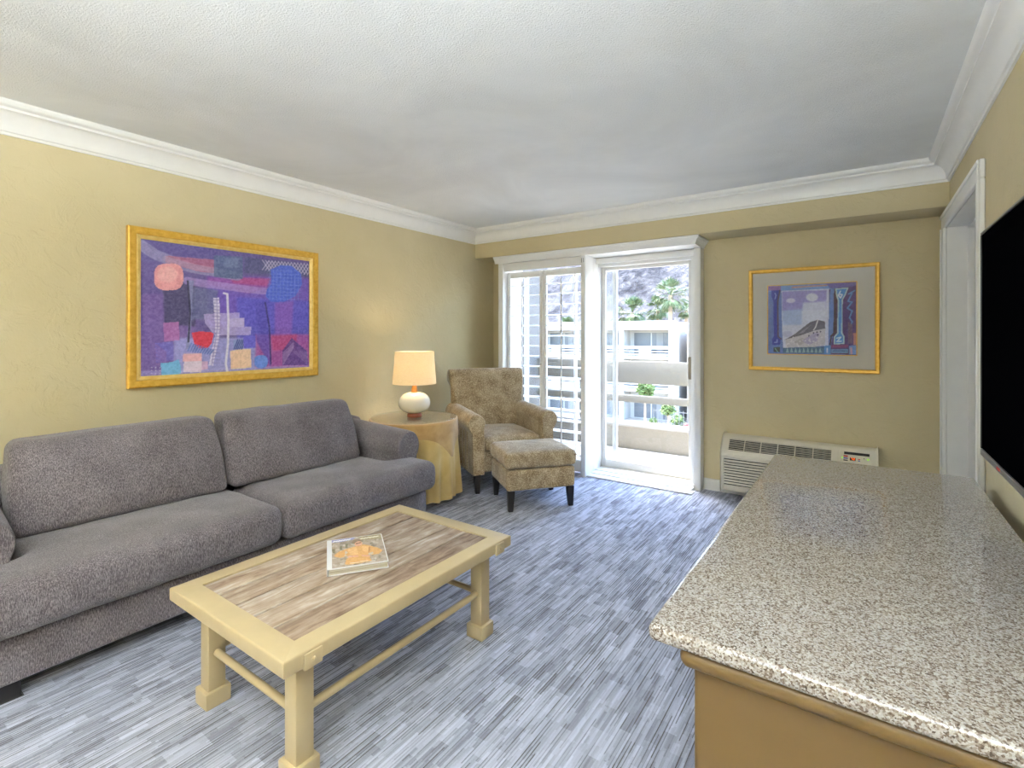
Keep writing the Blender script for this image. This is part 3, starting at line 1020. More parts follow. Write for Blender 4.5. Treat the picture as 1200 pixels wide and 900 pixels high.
# ================================================================== SOFA
sf = thing('sofa', 'grey brown tweed sofa with two seat and two back cushions', 'sofa', (-2.9, 1.445, 0.0))
def S(x):                    # world x to sofa x
    return x + 2.9
SY = 1.445
def wrinkle(p, a=0.006, f=9.0, sx=1.0, sy=1.0):
    return mnoise.noise(Vector((p.x * f * sx, p.y * f * sy, p.z * f))) * a
rbox('base', S(-3.30), S(-2.50), -1.18, 1.095, 0.065, 0.245, 0.02, M['sofa'], sf, 8)
rbox('back_frame', S(-3.36), S(-3.12), -1.16, 1.06, 0.10, 0.72, 0.07, M['sofa'], sf, 10)
def seat_cushion(side):
    y0, y1 = (0.004, 1.118) if side > 0 else (-1.18, -0.004)
    yi = 0.865 if side > 0 else 0.93
    def df(w, u):
        t = (w.x - S(-2.675)) / 0.05
        t = max(0.0, min(1.0, t)); t = t * t * (3 - 2 * t)
        ay = abs(w.y)
        if ay > yi - 0.02:
            ay = yi - 0.02 + (ay - yi + 0.02) * (0.08 + 0.92 * t)
            w.y = math.copysign(ay, w.y)
        cy = (y0 + y1) / 2
        bul = max(0, 1 - u.x ** 2) * max(0, 1 - u.y ** 2)
        if u.z > 0:
            w.z += 0.028 * bul * u.z + wrinkle(w, 0.007, 6.5) * u.z
        if u.x > 0.6:
            w.x += wrinkle(Vector((0, w.y, w.z * 0.2)), 0.009, 16) + wrinkle(w, 0.010, 7) + 0.012 * (1 - u.z ** 2)
        return w
    rbox('seat_cushion', S(-3.02), S(-2.428), y0, y1, 0.252, 0.452, 0.055, M['sofa'], sf, 30, df)
seat_cushion(1)
seat_cushion(-1)
def back_cushion(y0, y1, lift, seed):
    def df(w, u):
        bul = max(0, 1 - u.z ** 2) * max(0, 1 - u.y ** 2)
        if u.x > 0:
            w.x += 0.05 * bul * u.x
        w.x += wrinkle(w + Vector((seed, 0, 0)), 0.012, 5)
        w.z += wrinkle(w + Vector((0, seed, 0)), 0.008, 5)
        # lean back
        w.x -= (w.z - 0.45) * 0.36
        # a little narrower at the top
        cy = (y0 + y1) / 2
        w.y = cy + (w.y - cy) * (1.0 - 0.05 * max(0, u.z))
        return w
    rbox('back_cushion', S(-3.02), S(-2.86), y0, y1, 0.462, 0.855 + lift, 0.045, M['sofa'], sf, 24, df)
back_cushion(-0.93, -0.055, 0.005, 2.0)
back_cushion(-0.045, 0.845, 0.015, 5.0)
def sofa_arm(side):
    cyl = []
    for k in range(-5, 27):
        a = k / 26.0 * 1.18 * PI
        cyl.append((0.100 * math.cos(a), 0.112 * math.sin(a)))
    prof = [(0.085, -0.45), ] + [(p, q) for p, q in cyl] + [(-0.085, -0.45)]
    vs, fs = [], []
    xs = [S(-3.28), S(-3.0), S(-2.80), S(-2.65), S(-2.637), S(-2.628)]
    n = len(prof)
    for i, x in enumerate(xs):
        t = (x - xs[0]) / (xs[-1] - xs[0])
        cz = 0.598 - 0.065 * t
        cy = 0.940 + 0.108 * t if side > 0 else 1.03 + 0.03 * t
        sc = {4: 0.985, 5: 0.93}.get(i, 1.0)
        for p, q in prof:
            z = max(0.10, cz + q * sc)
            y = cy + p * sc
            vs.append((x, side * y, z))
    fs.append(tuple(range(n)))
    fs.append(tuple(range(len(xs) * n - 1, (len(xs) - 1) * n - 1, -1)))
    for k in range(len(xs) - 1):
        for i in range(n):
            j = (i + 1) % n
            fs.append((k * n + i, k * n + j, (k + 1) * n + j, (k + 1) * n + i))
    from_data('arm', vs, fs, M['sofa'], sf, smooth=50)
sofa_arm(1)
sofa_arm(-1)
for x in (-3.24, -2.60):
    for y in (-1.035, 0.98):
        prism('foot', [(S(x), y), (S(x) + 0.07, y), (S(x) + 0.07, y + 0.07), (S(x), y + 0.07)], 'z', 0, 0.07, M['black_wood'], sf, bevel=0.006)

# ================================================================== COFFEE TABLE
CX0, CX1, CY0, CY1, CZ = -2.018, -1.295, 0.765, 1.842, 0.425
ct = thing('coffee_table', 'cream painted coffee table with weathered plank top and dowel stretchers', 'table', ((CX0 + CX1) / 2, (CY0 + CY1) / 2, 0))
hx, hy_ = (CX1 - CX0) / 2, (CY1 - CY0) / 2
FX, FY = 0.072, 0.076
TH = 0.047
tp = M['table_paint']
def mitred(name, pts):
    vs = [(x, y, CZ - TH) for x, y in pts] + [(x, y, CZ) for x, y in pts]
    fs = [(3, 2, 1, 0), (4, 5, 6, 7)] + [(i, (i + 1) % 4, 4 + (i + 1) % 4, 4 + i) for i in range(4)]
    me = bpy.data.meshes.new(name)
    me.from_pydata(vs, [], fs)
    bm = bmesh.new(); bm.from_mesh(me); bpy.data.meshes.remove(me)
    outer = [e for e in bm.edges if all(abs(abs(v.co.x) - hx) < 1e-4 for v in e.verts) or all(abs(abs(v.co.y) - hy_) < 1e-4 for v in e.verts)]
    outer = [e for e in outer if abs(e.verts[0].co.z - e.verts[1].co.z) < 1e-4]
    bmesh.ops.bevel(bm, geom=outer, offset=0.006, segments=3, profile=0.5, affect='EDGES')
    return from_bm(name, bm, tp, ct, smooth=40)
ix, iy = hx - FX, hy_ - FY
mitred('frame_rail', [(-hx, -hy_), (hx, -hy_), (ix, -iy), (-ix, -iy)])
mitred('frame_rail', [(hx, -hy_), (hx, hy_), (ix, iy), (ix, -iy)])
mitred('frame_rail', [(hx, hy_), (-hx, hy_), (-ix, iy), (ix, iy)])
mitred('frame_rail', [(-hx, hy_), (-hx, -hy_), (-ix, -iy), (-ix, iy)])
NP = 5
pw = 2 * ix / NP
for k in range(NP):
    box('plank', -pw / 2 + 0.0030, pw / 2 - 0.0030, -iy + 0.002, iy - 0.002, -0.014, 0, M['plank'], ct, 0.0035, 2, loc=(-ix + (k + 0.5) * pw, 0, CZ - 0.0035 - 0.001 * (k % 2)))
box('underboard', -ix - 0.02, ix + 0.02, -iy - 0.02, iy + 0.02, CZ - 0.040, CZ - 0.030, M['black_wood'], ct)
LG = []
for sx in (-1, 1):
    for sy in (-1, 1):
        x, y = sx * (hx - 0.092), sy * (hy_ - 0.105)
        LG.append((x, y))
        lg = box('leg', x - 0.030, x + 0.030, y - 0.030, y + 0.030, 0.045, CZ - TH, tp, ct, 0.004)
        prf = [(-0.043, 0), (0.043, 0), (0.043, 0.05), (0.036, 0.06), (-0.036, 0.06), (-0.043, 0.05)]
        box('foot_block', x - 0.043, x + 0.043, y - 0.043, y + 0.043, 0.0, 0.058, tp, lg, 0.005)
zs = 0.19
a, b = hx - 0.092, hy_ - 0.105
for s in (-1, 1):
    tube('stretcher', (s * a, -b + 0.02, zs), (s * a, b - 0.02, zs), 0.0135, tp, ct, 16)
    tube('stretcher', (-a + 0.02, s * b, zs - 0.004), (a - 0.02, s * b, zs - 0.004), 0.0125, tp, ct, 16)
for sx in (-1, 1):
    for sy in (-1, 1):
        y = sy * (hy_ - 0.088)
        x0_, x1_ = (hx, hx + 0.008) if sx > 0 else (-hx - 0.008, -hx)
        br = box('bracket', x0_, x1_, y - 0.030, y + 0.030, CZ - TH - 0.004, CZ - 0.006, tp, ct, 0.003)
        bm = bmesh.new()
        bmesh.ops.create_uvsphere(bm, u_segments=12, v_segments=8, radius=0.006)
        from_bm('rivet', bm, tp, br, loc=(sx * (hx + 0.008), y, CZ - 0.027), smooth=180)

# ------------------------------------------------------------------ book on the table
p_tl, p_tr, p_br, p_bl = [Vector(p) for p in ((-1.873, 1.302), (-1.737, 1.477), (-1.498, 1.316), (-1.613, 1.132))]
bc = (p_tl + p_tr + p_br + p_bl) / 4
xd = ((p_tr - p_tl) + (p_br - p_bl)).normalized()
brot = math.atan2(xd.y, xd.x)
bk = thing('book', 'hardcover book with a person in an orange jacket on its cover', 'book', (bc.x, bc.y, CZ - 0.0005), brot)
BW, BH, BT = 0.222, 0.285, 0.026
box('back_cover', -BW / 2, BW / 2, -BH / 2, BH / 2, 0, 0.003, M['book_white'], bk, 0.001)
box('page_block', -BW / 2 + 0.004, BW / 2 - 0.004, -BH / 2 + 0.004, BH / 2 - 0.004, 0.003, BT - 0.003, M['pages'], bk)
fc = box('front_cover', -BW / 2, BW / 2, -BH / 2, BH / 2, BT - 0.003, BT, M['book_white'], bk, 0.001)
box('spine', -BW / 2 - 0.003, -BW / 2, -BH / 2, BH / 2, 0.0, BT, M['book_white'], bk, 0.001)
cv = Canvas(110, 140, [(182, 215), (905, 112), (1030, 490), (207, 630)], (168, 152, 136))
for k in range(150):
    px, py = random.uniform(182, 1000), random.uniform(150, 600)
    g = random.choice([(196, 186, 178), (120, 108, 96), (150, 132, 110), (205, 198, 192), (96, 92, 76)])
    cv.blob(px, py, random.uniform(14, 50), random.uniform(8, 26), g, 0.55)
cv.poly([(182, 215), (540, 165), (500, 200), (330, 235), (184, 250)], (130, 138, 205), 0.9)
cv.poly([(560, 165), (905, 112), (925, 180), (620, 200)], (150, 140, 92), 0.55)
for xx, yy in ((330, 320), (412, 290), (225, 370)):
    cv.poly([(xx - 18, yy - 30), (xx + 18, yy - 32), (xx + 20, yy + 34), (xx - 16, yy + 34)], (96, 92, 66), 0.8)
J, JD, JL = (218, 160, 92), (186, 122, 66), (236, 190, 124)
cv.poly([(235, 430), (300, 380), (430, 330), (560, 290), (660, 265), (760, 280), (880, 310), (950, 345), (900, 400), (800, 415), (760, 400), (700, 440), (470, 430), (330, 470), (240, 455)], J)
cv.poly([(400, 560), (420, 480), (560, 430), (760, 440), (800, 500), (600, 545), (430, 570)], J)
cv.poly([(420, 350), (560, 300), (600, 420), (480, 420)], JL, 0.7)
cv.poly([(640, 290), (740, 290), (740, 370), (660, 360)], JL, 0.7)
cv.poly([(740, 300), (770, 300), (760, 390), (740, 380)], JD, 0.9)
cv.poly([(400, 360), (440, 390), (380, 440), (430, 445), (390, 400)], (200, 190, 180), 0.9)
cv.poly([(740, 390), (810, 370), (820, 400), (750, 420)], (196, 184, 170), 0.9)
cv.poly([(440, 440), (590, 420), (600, 450), (430, 465)], (222, 158, 128), 0.9)
cv.poly([(640, 415), (760, 420), (790, 445), (650, 445)], (222, 158, 128), 0.9)
cv.blob(560, 225, 70, 36, (128, 104, 80), 0.95, rot=-0.2)
cv.blob(588, 258, 58, 36, (222, 160, 130), 1.0, rot=-0.2)
cv.poly([(545, 250), (625, 232), (628, 246), (550, 266)], (122, 86, 70), 0.9)
for k in range(7):
    cv.line([(215 + k * 38, 238 - k * 6), (232 + k * 38, 228 - k * 6)], 2.2, (244, 244, 246))
for k in range(6):
    cv.line([(622 + k * 44, 186 - k * 7), (644 + k * 44, 178 - k * 7)], 2.6, (244, 240, 222))
cv.line([(485, 545), (610, 528)], 1.3, (246, 240, 230), 0.85)
cv.line([(630, 516), (740, 500)], 1.3, (246, 240, 230), 0.85)
cv.grain(0.06)
cv.mesh('cover_print', BW - 0.020, BH - 0.012, M['book_print'], fc, Matrix.Translation((0.006, 0, BT + 0.0004)))

# ================================================================== SIDE TABLE, LAMP
def smooth01(t):
    t = max(0.0, min(1.0, t))
    return t * t * (3 - 2 * t)

def side_table(loc, lab):
    t = thing('side_table', lab, 'table', loc, 0)
    R, zt = 0.343, 0.645
    # full cloth with folds
    seg, rows = 144, 22
    vs, fs = [(0, 0, zt)], []
    rings = []
    for j in range(rows + 1):
        ring = []
        for k in range(seg):
            th = 2 * PI * k / seg
            if j < 3:
                r = R * (0.5 + 0.25 * j) if j < 2 else R - 0.004
                z = zt
            else:
                q = (j - 3) / (rows - 3)
                f = 0.5 + 0.5 * math.sin(11 * th + 0.7 * math.sin(3 * th)) + 0.35 * math.sin(23 * th + 1.1)
                r = R + 0.004 + q * (0.004 + 0.040 * f * (0.5 + 0.5 * math.cos(th - 0.35)))
                z = zt - 0.006 - q * (zt - 0.055) + 0.008 * q * math.sin(11 * th)
            ring.append(len(vs))
            vs.append((r * math.cos(th), r * math.sin(th), z))
        rings.append(ring)
    for k in range(seg):
        fs.append((0, rings[0][k], rings[0][(k + 1) % seg]))
    for a, b in zip(rings[:-1], rings[1:]):
        for k in range(seg):
            k2 = (k + 1) % seg
            fs.append((a[k], b[k], b[k2], a[k2]))
    from_data('floor_cloth', vs, fs, M['cloth_gold'], t, smooth=180)
    # square topper
    vs, fs, rings = [(0, 0, zt + 0.004)], [], []
    a0 = math.radians(8)
    for j in range(14):
        ring = []
        for k in range(seg):
            th = 2 * PI * k / seg
            c = abs(math.cos(th - a0 + PI / 4)), abs(math.sin(th - a0 + PI / 4))
            over = min(0.455 / max(c), 0.62) - R
            if j < 3:
                r, z = R * (0.45 + 0.27 * j), zt + 0.004
                if j == 2: r = R + 0.004
            else:
                q = (j - 3) / 10.0
                f = math.sin(11 * th + 0.7 * math.sin(3 * th))
                r = R + 0.010 + q * over * (0.045 + 0.03 * f)
                z = zt + 0.002 - q * over
            ring.append(len(vs))
            vs.append((r * math.cos(th), r * math.sin(th), z))
        rings.append(ring)
    for k in range(seg):
        fs.append((0, rings[0][k], rings[0][(k + 1) % seg]))
    for a, b in zip(rings[:-1], rings[1:]):
        for k in range(seg):
            k2 = (k + 1) % seg
            fs.append((a[k], b[k], b[k2], a[k2]))
    from_data('square_topper', vs, fs, M['cloth_brown'], t, smooth=180)
    g0 = zt + 0.006
    lathe('glass_top', [(0, g0), (R - 0.002, g0), (R, g0 + 0.002), (R, g0 + 0.006), (R - 0.002, g0 + 0.008), (0, g0 + 0.008)], M['glass_top'], t, 72, smooth=40)
    lathe('pedestal', [(0, 0.0), (0.22, 0.0), (0.22, 0.03), (0.04, 0.06), (0.035, 0.58), (0.26, 0.60), (0.26, 0.62), (0, 0.62)], M['lamp_base'], t, 24)
    return g0 + 0.008

def lamp(loc, lab, energy):
    t = thing('table_lamp', lab, 'lamp', loc, 0)
    lathe('base_ring', [(0, 0), (0.058, 0), (0.060, 0.004), (0.056, 0.026), (0.050, 0.030), (0, 0.030)], M['lamp_base'], t, 32)
    pf = [(0.0, 0.030), (0.046, 0.030)]
    for k in range(1, 24):
        a = -PI / 2 + PI * k / 24
        r = 0.128 * (max(0, math.cos(a)) ** 0.72)
        z = 0.112 + (0.082 if a < 0 else 0.086) * math.sin(a)
        if (a < 0 and r > 0.05) or (a >= 0 and r > 0.026):
            pf.append((r, z))
    pf += [(0.024, 0.198), (0, 0.198)]
    lathe('body', pf, M['ceramic'], t, 48, smooth=60)
    lathe('neck', [(0, 0.196), (0.026, 0.196), (0.027, 0.204), (0.015, 0.268), (0.013, 0.285), (0, 0.285)], M['lamp_wood'], t, 24)
    tube('harp_rod', (0, 0, 0.285), (0, 0, 0.40), 0.005, M['metal'], t, 8)
    sh = lathe('shade', [(0.176, 0.268), (0.157, 0.530), (0.154, 0.530), (0.173, 0.268)], M['shade'], t, 64, smooth=40, closed=True)
    bm = bmesh.new()
    bmesh.ops.create_uvsphere(bm, u_segments=16, v_segments=12, radius=0.03)
    from_bm('bulb', bm, M['lamp_dome'], t, loc=(0, 0, 0.415), smooth=180)
    ld = bpy.data.lights.new('bulb_light', 'POINT')
    ld.energy = energy
    ld.color = (1.0, 0.80, 0.54)
    ld.shadow_soft_size = 0.035
    lo = bpy.data.objects.new('bulb_light', ld)
    COL.objects.link(lo)
    lo.parent = t
    lo.location = (0, 0, 0.415)
    return t
TBL = (-3.008, 2.906)
gz = side_table((TBL[0], TBL[1], 0), 'round side table with gold cloth and glass top between sofa and armchair')
lamp((TBL[0] + 0.004, TBL[1] + 0.0, gz), 'white gourd table lamp with linen shade beside the armchair', 10.0)
# its twin at the other end of the sofa, out of the picture
gz = side_table((-2.985, -0.12, 0), 'round side table with gold cloth at the near end of the sofa')
lamp((-2.985, -0.12, gz), 'white gourd table lamp with linen shade at the near end of the sofa', 6.5)

# ================================================================== ARMCHAIR AND OTTOMAN
def tapered_leg(parent, x, y, top, w0, w1, mat, lean=(0, 0)):
    h0, h1 = w0 / 2, w1 / 2
    vs = [(x + lean[0] - h1, y + lean[1] - h1, 0), (x + lean[0] + h1, y + lean[1] - h1, 0), (x + lean[0] + h1, y + lean[1] + h1, 0), (x + lean[0] - h1, y + lean[1] + h1, 0),
          (x - h0, y - h0, top), (x + h0, y - h0, top), (x + h0, y + h0, top), (x - h0, y + h0, top)]
    fs = [(3, 2, 1, 0), (4, 5, 6, 7)] + [(i, (i + 1) % 4, 4 + (i + 1) % 4, 4 + i) for i in range(4)]
    me = bpy.data.meshes.new('leg')
    me.from_pydata(vs, [], fs)
    bm = bmesh.new(); bm.from_mesh(me); bpy.data.meshes.remove(me)
    bmesh.ops.bevel(bm, geom=bm.edges[:], offset=0.004, segments=2, profile=0.5, affect='EDGES')
    return from_bm('leg', bm, mat, parent, smooth=40)

th = math.radians(-33)
AC = thing('armchair', 'spotted tan velvet armchair with rolled arms in front of the shutters', 'armchair', (-2.757, 3.722, 0), th)
vel = M['velvet']
rbox('seat_base', -0.36, 0.345, -0.29, 0.29, 0.165, 0.345, 0.02, vel, AC, 8)
def sc_def(w, u):
    if u.z > 0:
        w.z += 0.03 * max(0, 1 - u.x ** 2) * max(0, 1 - u.y ** 2) + wrinkle(w, 0.006, 8)
    return w
rbox('seat_cushion', -0.27, 0.375, -0.262, 0.262, 0.348, 0.462, 0.045, vel, AC, 16, sc_def)
# back: rounded slab leaning backwards, scroll at the top
def chair_back():
    prof = []
    front = [(-0.17, 0.40), (-0.205, 0.55), (-0.25, 0.72), (-0.285, 0.86), (-0.295, 0.93)]
    roll = []
    cxr, czr, rr = -0.365, 0.925, 0.072
    for k in range(15):
        a = math.radians(10 + k * 245 / 14)
        roll.append((cxr + rr * math.cos(a), czr + rr * math.sin(a)))
    rear = [(-0.372, 0.82), (-0.37, 0.6), (-0.36, 0.165), (-0.20, 0.165)]
    prof = front + roll + rear
    vs, fs = [], []
    ys = [-0.375, -0.368, -0.35, -0.2, 0, 0.2, 0.35, 0.368, 0.375]
    n = len(prof)
    cx, cz = -0.30, 0.6
    for y in ys:
        s = {0.375: 0.90, 0.368: 0.965, 0.35: 1.0}.get(abs(y), 1.0)
        for p, q in prof:
            nar = 1.0 - 0.10 * smooth01((0.88 - q) / 0.12)
            bul = 0.022 * (1 - (y / 0.375) ** 2) * math.exp(-((q - 0.68) / 0.16) ** 2) if p > -0.30 and q < 0.9 else 0.0
            # keep the scroll's own centre while the ends close
            ccx, ccz = (cxr, czr) if q > 0.84 else (cx, q)
            vs.append((ccx + (p - ccx) * s + bul, y * nar, ccz + (q - ccz) * s))
    fs.append(tuple(range(n)))
    fs.append(tuple(range(len(ys) * n - 1, (len(ys) - 1) * n - 1, -1)))
    for k in range(len(ys) - 1):
        for i in range(n):
            j = (i + 1) % n
            fs.append((k * n + i, k * n + j, (k + 1) * n + j, (k + 1) * n + i))
    from_data('backrest', vs, fs, vel, AC, smooth=60)
chair_back()
def chair_arm(side):
    prof = [(0.265, 0.165)]
    prof += [(0.265, 0.52)]
    cyy, czz, r = 0.335, 0.585, 0.078
    for k in range(19):
        a = math.radians(205 - k * 250 / 18)
        prof.append((cyy + r * math.cos(a), czz + r * math.sin(a)))
    prof += [(0.372, 0.50), (0.368, 0.165)]
    n = len(prof)
    xs = [-0.33, -0.1, 0.15, 0.365, 0.385, 0.393]
    vs, fs = [], []
    mx, mz = 0.322, 0.42
    for i, x in enumerate(xs):
        s = {4: 0.97, 5: 0.91}.get(i, 1.0)
        dz = 0.018 * (1 - (x + 0.33) / 0.72)
        for p, q in prof:
            ccz = czz if q > 0.5 else q
            vs.append((x, side * ((cyy if q > 0.5 else mx) + (p - (cyy if q > 0.5 else mx)) * s), ccz + (q - ccz) * s + (dz if q > 0.45 else 0)))
    fs.append(tuple(range(n)))
    fs.append(tuple(range(len(xs) * n - 1, (len(xs) - 1) * n - 1, -1)))
    for k in range(len(xs) - 1):
        for i in range(n):
            j = (i + 1) % n
            fs.append((k * n + i, k * n + j, (k + 1) * n + j, (k + 1) * n + i))
    ar = from_data('arm', vs, fs, vel, AC, smooth=50)
    # ridges standing in for light and shade streaks on the outer side
    for k in range(6):
        x = -0.24 + k * 0.095
        tube('streak_ridge', (x, side * 0.366, 0.19), (x + 0.012, side * 0.372, 0.505), 0.013, vel, ar, 8, 0.007)
chair_arm(1)
chair_arm(-1)
for x, y, ln in ((0.335, -0.315, (0.008, 0)), (0.335, 0.315, (0.008, 0)), (-0.31, -0.30, (-0.03, 0)), (-0.31, 0.30, (-0.03, 0))):
    tapered_leg(AC, x, y, 0.166, 0.056, 0.036, M['black_wood'], ln)

tho = math.radians(-38)
fo = Vector((math.cos(tho), math.sin(tho))); lo_ = Vector((-math.sin(tho), math.cos(tho)))
oc = fo * (-3.813) + lo_ * 1.335
OT = thing('ottoman', 'spotted tan velvet ottoman with dark legs in front of the armchair', 'ottoman', (oc.x, oc.y, 0), tho)
def ot_def(w, u):
    if u.z > 0:
        w.z += 0.02 * max(0, 1 - u.x ** 2) * max(0, 1 - u.y ** 2) + wrinkle(w, 0.004, 8)
    return w
rbox('body', -0.236, 0.236, -0.275, 0.275, 0.152, 0.312, 0.022, vel, OT, 10)
rbox('cushion', -0.246, 0.246, -0.287, 0.287, 0.315, 0.436, 0.036, vel, OT, 16, ot_def)
ring_frame('piping', 0.488, 0.57, [(0.000, -0.004), (0.006, -0.007), (0.012, -0.004), (0.012, 0.003), (0.006, 0.007), (0.0, 0.003)], vel, OT, Matrix.Translation((0, 0, 0.402)))
for sx in (-1, 1):
    for sy in (-1, 1):
        tapered_leg(OT, sx * 0.204, sy * 0.24, 0.155, 0.055, 0.036, M['black_wood'], (0.004 * sx, 0.004 * sy))

# ================================================================== FRAMED PICTURES
# large abstract print on the left wall: local X along +Y of the room seen from inside, local Z into the room
def on_left(y, z, off):      # left wall: right is +Y, normal +X
    return Matrix(((0, 0, 1, XL + off), (1, 0, 0, y), (0, 1, 0, z), (0, 0, 0, 1)))
def on_back(x, z, off):      # back wall: right is +X, normal -Y
    return Matrix(((1, 0, 0, x), (0, 0, -1, YB - off), (0, 1, 0, z), (0, 0, 0, 1)))

pa = thing('framed_print', 'large abstract purple and blue print in a wide gold frame above the sofa', 'picture', (XL, 1.670, 1.479))
PI_ = Matrix.Translation((-XL, -1.670, -1.479))
W1, H1 = 1.197, 0.918
ring_frame('frame', W1, H1, [(0, 0), (0, 0.030), (0.008, 0.034), (0.040, 0.030), (0.044, 0.022), (0.044, 0)], M['gold'], pa, PI_ @ on_left(1.670, 1.479, 0.002))
ring_frame('inner_lip', W1 - 0.086, H1 - 0.086, [(0, 0.004), (0, 0.027), (0.006, 0.028), (0.022, 0.018), (0.024, 0.004)], M['gold_light'], pa, PI_ @ on_left(1.670, 1.479, 0.002))
bkb = box('backing', -W1 / 2 + 0.02, W1 / 2 - 0.02, -H1 / 2 + 0.02, H1 / 2 - 0.02, 0.0, 0.008, M['mat_board'], pa)
bkb.matrix_basis = PI_ @ on_left(1.670, 1.479, 0.002)
c = Canvas(300, 232, [(118, 75), (1022, 205), (1022, 775), (118, 830)], (92, 78, 140))
# broad washes
c.poly([(118, 75), (600, 145), (600, 250), (118, 200)], (86, 76, 140), 1, soft=6)
c.poly([(118, 380), (420, 380), (420, 830), (118, 830)], (108, 84, 152), 0.9, soft=10)
c.poly([(240, 300), (420, 300), (420, 560), (250, 540)], (66, 62, 98), 0.95, soft=5)
c.poly([(480, 280), (1022, 300), (1022, 560), (480, 560)], (104, 78, 186), 0.9, soft=10)
c.poly([(640, 400), (1022, 420), (1022, 640), (640, 640)], (84, 80, 196), 0.85, soft=8)
c.poly([(480, 290), (800, 300), (800, 350), (700, 380), (480, 330)], (150, 76, 158), 0.7, soft=6)
c.poly([(600, 290), (820, 300), (800, 340), (620, 325)], (172, 66, 118), 0.7, soft=4)
c.poly([(680, 180), (1022, 225), (1022, 290), (680, 270)], (74, 76, 118), 0.9, soft=5)
c.poly([(840, 430), (940, 420), (930, 600), (840, 620)], (148, 84, 180), 0.55, soft=5)
c.poly([(300, 620), (760, 620), (760, 800), (300, 815)], (150, 148, 214), 0.9, soft=8)
c.poly([(740, 600), (1022, 600), (1022, 775), (740, 785)], (160, 74, 150), 0.85, soft=8)
c.poly([(820, 610), (960, 600), (950, 680), (830, 690)], (188, 62, 104), 0.65, soft=5)
c.poly([(118, 800), (1022, 765), (1022, 775), (118, 830)], (170, 164, 222), 0.5, soft=2)
# arching band, coral bar and slate square
c.line([(118, 108), (200, 165), (300, 205), (400, 240), (520, 262), (640, 285)], 9, (138, 132, 180), 0.8)
c.poly([(255, 172), (518, 196), (518, 270), (430, 258), (258, 208)], (178, 96, 122), 0.75)
c.line([(258, 190), (400, 232), (518, 256)], 5, (160, 140, 176), 0.6)
c.poly([(518, 172), (672, 180), (672, 302), (518, 290)], (80, 94, 134), 0.9, rough=0.12)
c.poly([(570, 185), (650, 190), (640, 240), (575, 235)], (122, 138, 176), 0.5, soft=6)
# arc from slate square down to the right
c.line([(375, 310), (500, 330), (640, 350), (760, 365), (860, 372)], 7, (160, 132, 200), 0.75)
c.poly([(372, 305), (408, 308), (400, 480), (385, 680), (365, 680), (388, 480)], (124, 128, 178), 0.85)
c.line([(376, 312), (390, 480), (380, 640)], 1.6, (40, 38, 62), 0.9)
c.poly([(405, 345), (540, 360), (520, 520), (395, 520)], (92, 96, 140), 0.8, soft=4)
# round pink form, blue form
c.blob(274, 288, 79, 73, (226, 146, 152), 1.0, p=2.9)
c.blob(268, 275, 54, 44, (240, 184, 184), 0.6, rough=0.4, soft=4)
for k in range(15):
    x = 775 + k * 17
    c.line([(x, 200 + k * 1.5), (x + 34, 250 + k * 2)], 1.1, (188, 178, 214), 0.75)
    c.line([(x + 34, 205 + k * 1.5), (x, 252 + k * 2)], 1.1, (188, 178, 214), 0.75)
c.poly([(820, 250), (870, 228), (930, 232), (980, 275), (985, 330), (950, 395), (890, 425), (820, 425), (792, 395), (800, 355), (822, 330)], (70, 92, 206), 1.0)
for k in range(9):
    c.line([(815 + k * 19, 250), (812 + k * 19, 415)], 0.6, (120, 140, 224), 0.5)
    c.line([(805, 255 + k * 19), (980, 262 + k * 19)], 0.6, (120, 140, 224), 0.5)
# pale blocks in the middle
c.poly([(462, 490), (655, 482), (655, 510), (680, 512), (680, 560), (716, 560), (714, 604), (520, 606), (470, 540)], (176, 160, 218), 0.85, rough=0.1)
c.poly([(600, 515), (676, 512), (676, 560), (600, 560)], (196, 182, 226), 0.7)
c.poly([(740, 430), (800, 430), (820, 780), (745, 640)], (76, 70, 176), 0.7, soft=3)
c.line([(790, 430), (812, 560), (820, 760)], 1.6, (44, 40, 96), 0.8)
# ladder, white line
c.poly([(512, 402), (545, 402), (550, 500), (545, 620), (512, 770), (488, 770), (505, 690), (525, 600), (520, 500)], (216, 206, 232), 0.95)
for k in range(20):
    y = 412 + k * 18
    c.line([(506, y), (550, y + 2)], 0.7, (130, 120, 180), 0.9)
c.line([(532, 405), (536, 560), (505, 765)], 0.7, (130, 120, 180), 0.8)
c.line([(570, 378), (588, 382), (594, 520), (592, 650), (580, 760), (588, 800)], 2.0, (232, 226, 240), 0.95)
# patches along the bottom
c.poly([(244, 538), (328, 532), (334, 632), (250, 640)], (164, 98, 164), 0.9, rough=0.08)
c.poly([(200, 648), (298, 640), (300, 740), (206, 758)], (104, 96, 186), 0.9)
for k in range(6):
    c.line([(206, 660 + k * 20), (256, 700 + k * 14)], 2.0, (130, 92, 158), 0.5)
c.poly([(398, 592), (440, 585), (500, 588), (516, 596), (505, 650), (480, 676), (440, 678), (412, 655)], (202, 52, 72), 1.0)
for k in range(10):
    c.line([(378 + k * 13, 690 + k * 2), (396 + k * 13, 650 + k * 4)], 1.3, (84, 104, 178), 0.9)
c.poly([(352, 706), (452, 704), (452, 748), (350, 750)], (236, 176, 186), 1.0)
c.poly([(356, 748), (452, 746), (450, 806), (352, 806)], (228, 206, 226), 1.0)
c.poly([(452, 748), (486, 746), (486, 788), (452, 796)], (214, 168, 206), 0.9)
c.poly([(230, 758), (290, 752), (328, 736), (340, 780), (338, 815), (236, 822)], (104, 172, 222), 1.0)
c.poly([(604, 690), (660, 680), (714, 678), (716, 780), (660, 786), (606, 788)], (238, 196, 162), 1.0)
c.blob(768, 748, 36, 36, (96, 132, 222), 1.0, p=2.4)
c.poly([(620, 632), (674, 626), (674, 676), (622, 682)], (132, 148, 202), 0.95)
